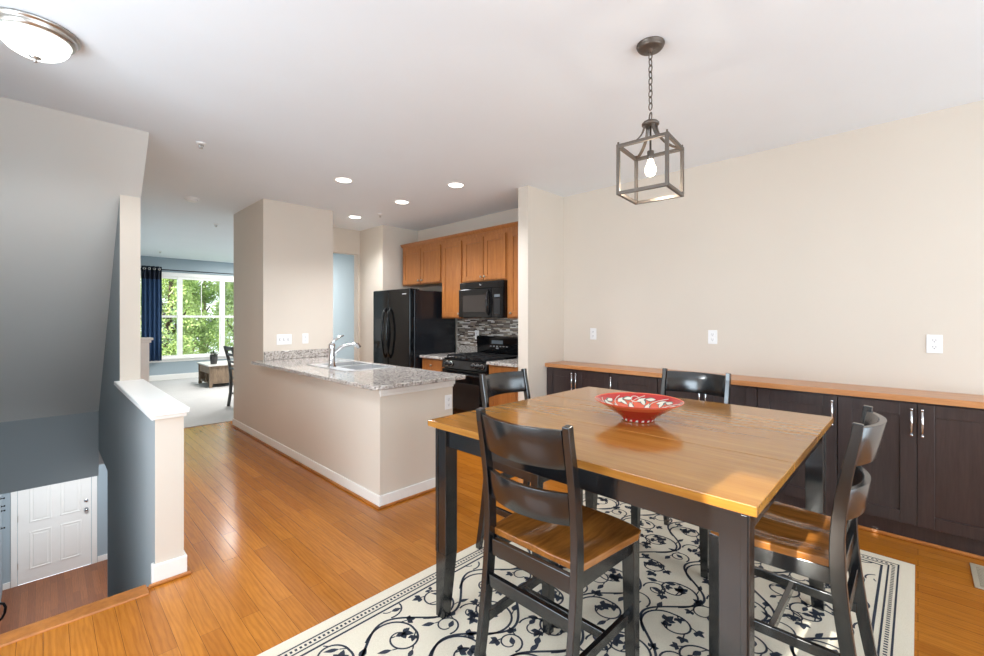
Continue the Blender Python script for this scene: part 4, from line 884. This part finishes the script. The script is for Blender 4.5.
obj('back_panel', B((CX1 - 0.20 - ox, CX1 - 0.18 - ox, CY0 + 0.026 - oy, CY1 - 0.026 - oy, z_(0.106), z_(0.279))), 'greywood', t)
obj('drawer', B((CX0 + 0.01 - ox, CX1 - 0.02 - ox, CY0 + 0.027 - oy, CY1 - 0.027 - oy, z_(0.28), z_(0.432))), 'greywood', t, 0.003)
for sx in (CX0, CX1 - 0.05):
    for sy in (CY0, CY1 - 0.05): obj('leg', B((sx - 0.004 - ox, sx + 0.05 - ox, sy - 0.004 - oy, sy + 0.05 - oy, z_(0.008), z_(0.434))), 'greywood', t, 0.003)
t = thing('potted_plant', 'small plant in a dark pot on the coffee table', 'plant', (2.42, 10.25, 0.4605))
bm = bmesh.new(); lathe(bm, [(0, 0), (0.055, 0), (0.066, 0.10), (0.070, 0.19), (0.064, 0.19), (0.060, 0.175), (0, 0.172)], n=24); obj('pot', bm, 'pot', t)
bm = bmesh.new(); rp = random.Random(5)
for k in range(120):
    a = rp.uniform(0, 2 * PI); r = rp.uniform(0, 0.10); p = Vector((r * math.cos(a), r * math.sin(a), 0.18 + rp.uniform(0.0, 0.09) * (1 - r * 4))); ax = Vector((math.cos(a), math.sin(a), rp.uniform(-0.3, 0.8))).normalized(); sd = ax.cross(Vector((0, 0, 1))).normalized(); s = rp.uniform(0.018, 0.032)
    bm.faces.new([bm.verts.new(p + ax * (u * s) + sd * (w * s)) for u, w in ((-1, 0), (0, .5), (1, 0), (0, -.5))])
obj('leaves', bm, 'plant', t)
# grey ladder-back chair in the living room
t = thing('ladder_back_chair', 'grey ladder-back chair half hidden behind the column', 'chair', (2.275, 7.60, 0.008), R(-90))
for s in (-1, 1):
    bm = bmesh.new(); sweepbox(bm, [(s * 0.19, -0.235, 0), (s * 0.19, -0.205, 0.22), (s * 0.19, -0.20, 0.45), (s * 0.19, -0.225, 0.70), (s * 0.19, -0.285, 0.95)], 0.035, 0.04, (1, 0, 0)); obj('rear_post', bm, 'chairgrey', t, 0.003)
    obj('front_leg', B((s * 0.20 - 0.019, s * 0.20 + 0.019, 0.17, 0.208, 0, 0.43)), 'chairgrey', t, 0.003)
obj('seat_frame', B((-0.22, 0.22, -0.18, 0.22, 0.431, 0.452)), 'chairgrey', t, 0.004)
bm = bmesh.new(); bx(bm, -0.205, 0.205, -0.165, 0.205, 0.4525, 0.495); obj('cushion', bm, 'cushion', t, 0.015)
for z in (0.60, 0.71, 0.82, 0.915):
    f_ = (z - 0.45) / 0.5; y = -0.205 - 0.075 * f_ ** 1.4; hz = 0.03 if z > 0.9 else 0.018
    obj('back_slat', B((-0.173, 0.173, y - 0.009, y + 0.009, z - hz, z + hz)), 'chairgrey', t, 0.003)
for s in (-1, 1): obj('side_stretcher', B((s * 0.195 - 0.01, s * 0.195 + 0.01, -0.185, 0.17, 0.18, 0.205)), 'chairgrey', t)

# ------------------------------------------------------------------ floor register
t = thing('floor_vent', 'tan metal floor register on the hardwood at lower right', 'vent', (3.52, -0.27, 0.0005))
bm = bmesh.new(); ring(bm, -0.155, 0.155, -0.06, 0.06, 0, 0.006, 0.022); obj('frame', bm, 'ventmetal', t, 0.002)
bm = bmesh.new()
for k in range(13): bx(bm, -0.128 + k * 0.0205, -0.118 + k * 0.0205, -0.037, 0.037, 0.0012, 0.005)
obj('louvers', bm, 'ventmetal', t); obj('backing', B((-0.132, 0.132, -0.037, 0.037, 0, 0.001)), 'ventdark', t)
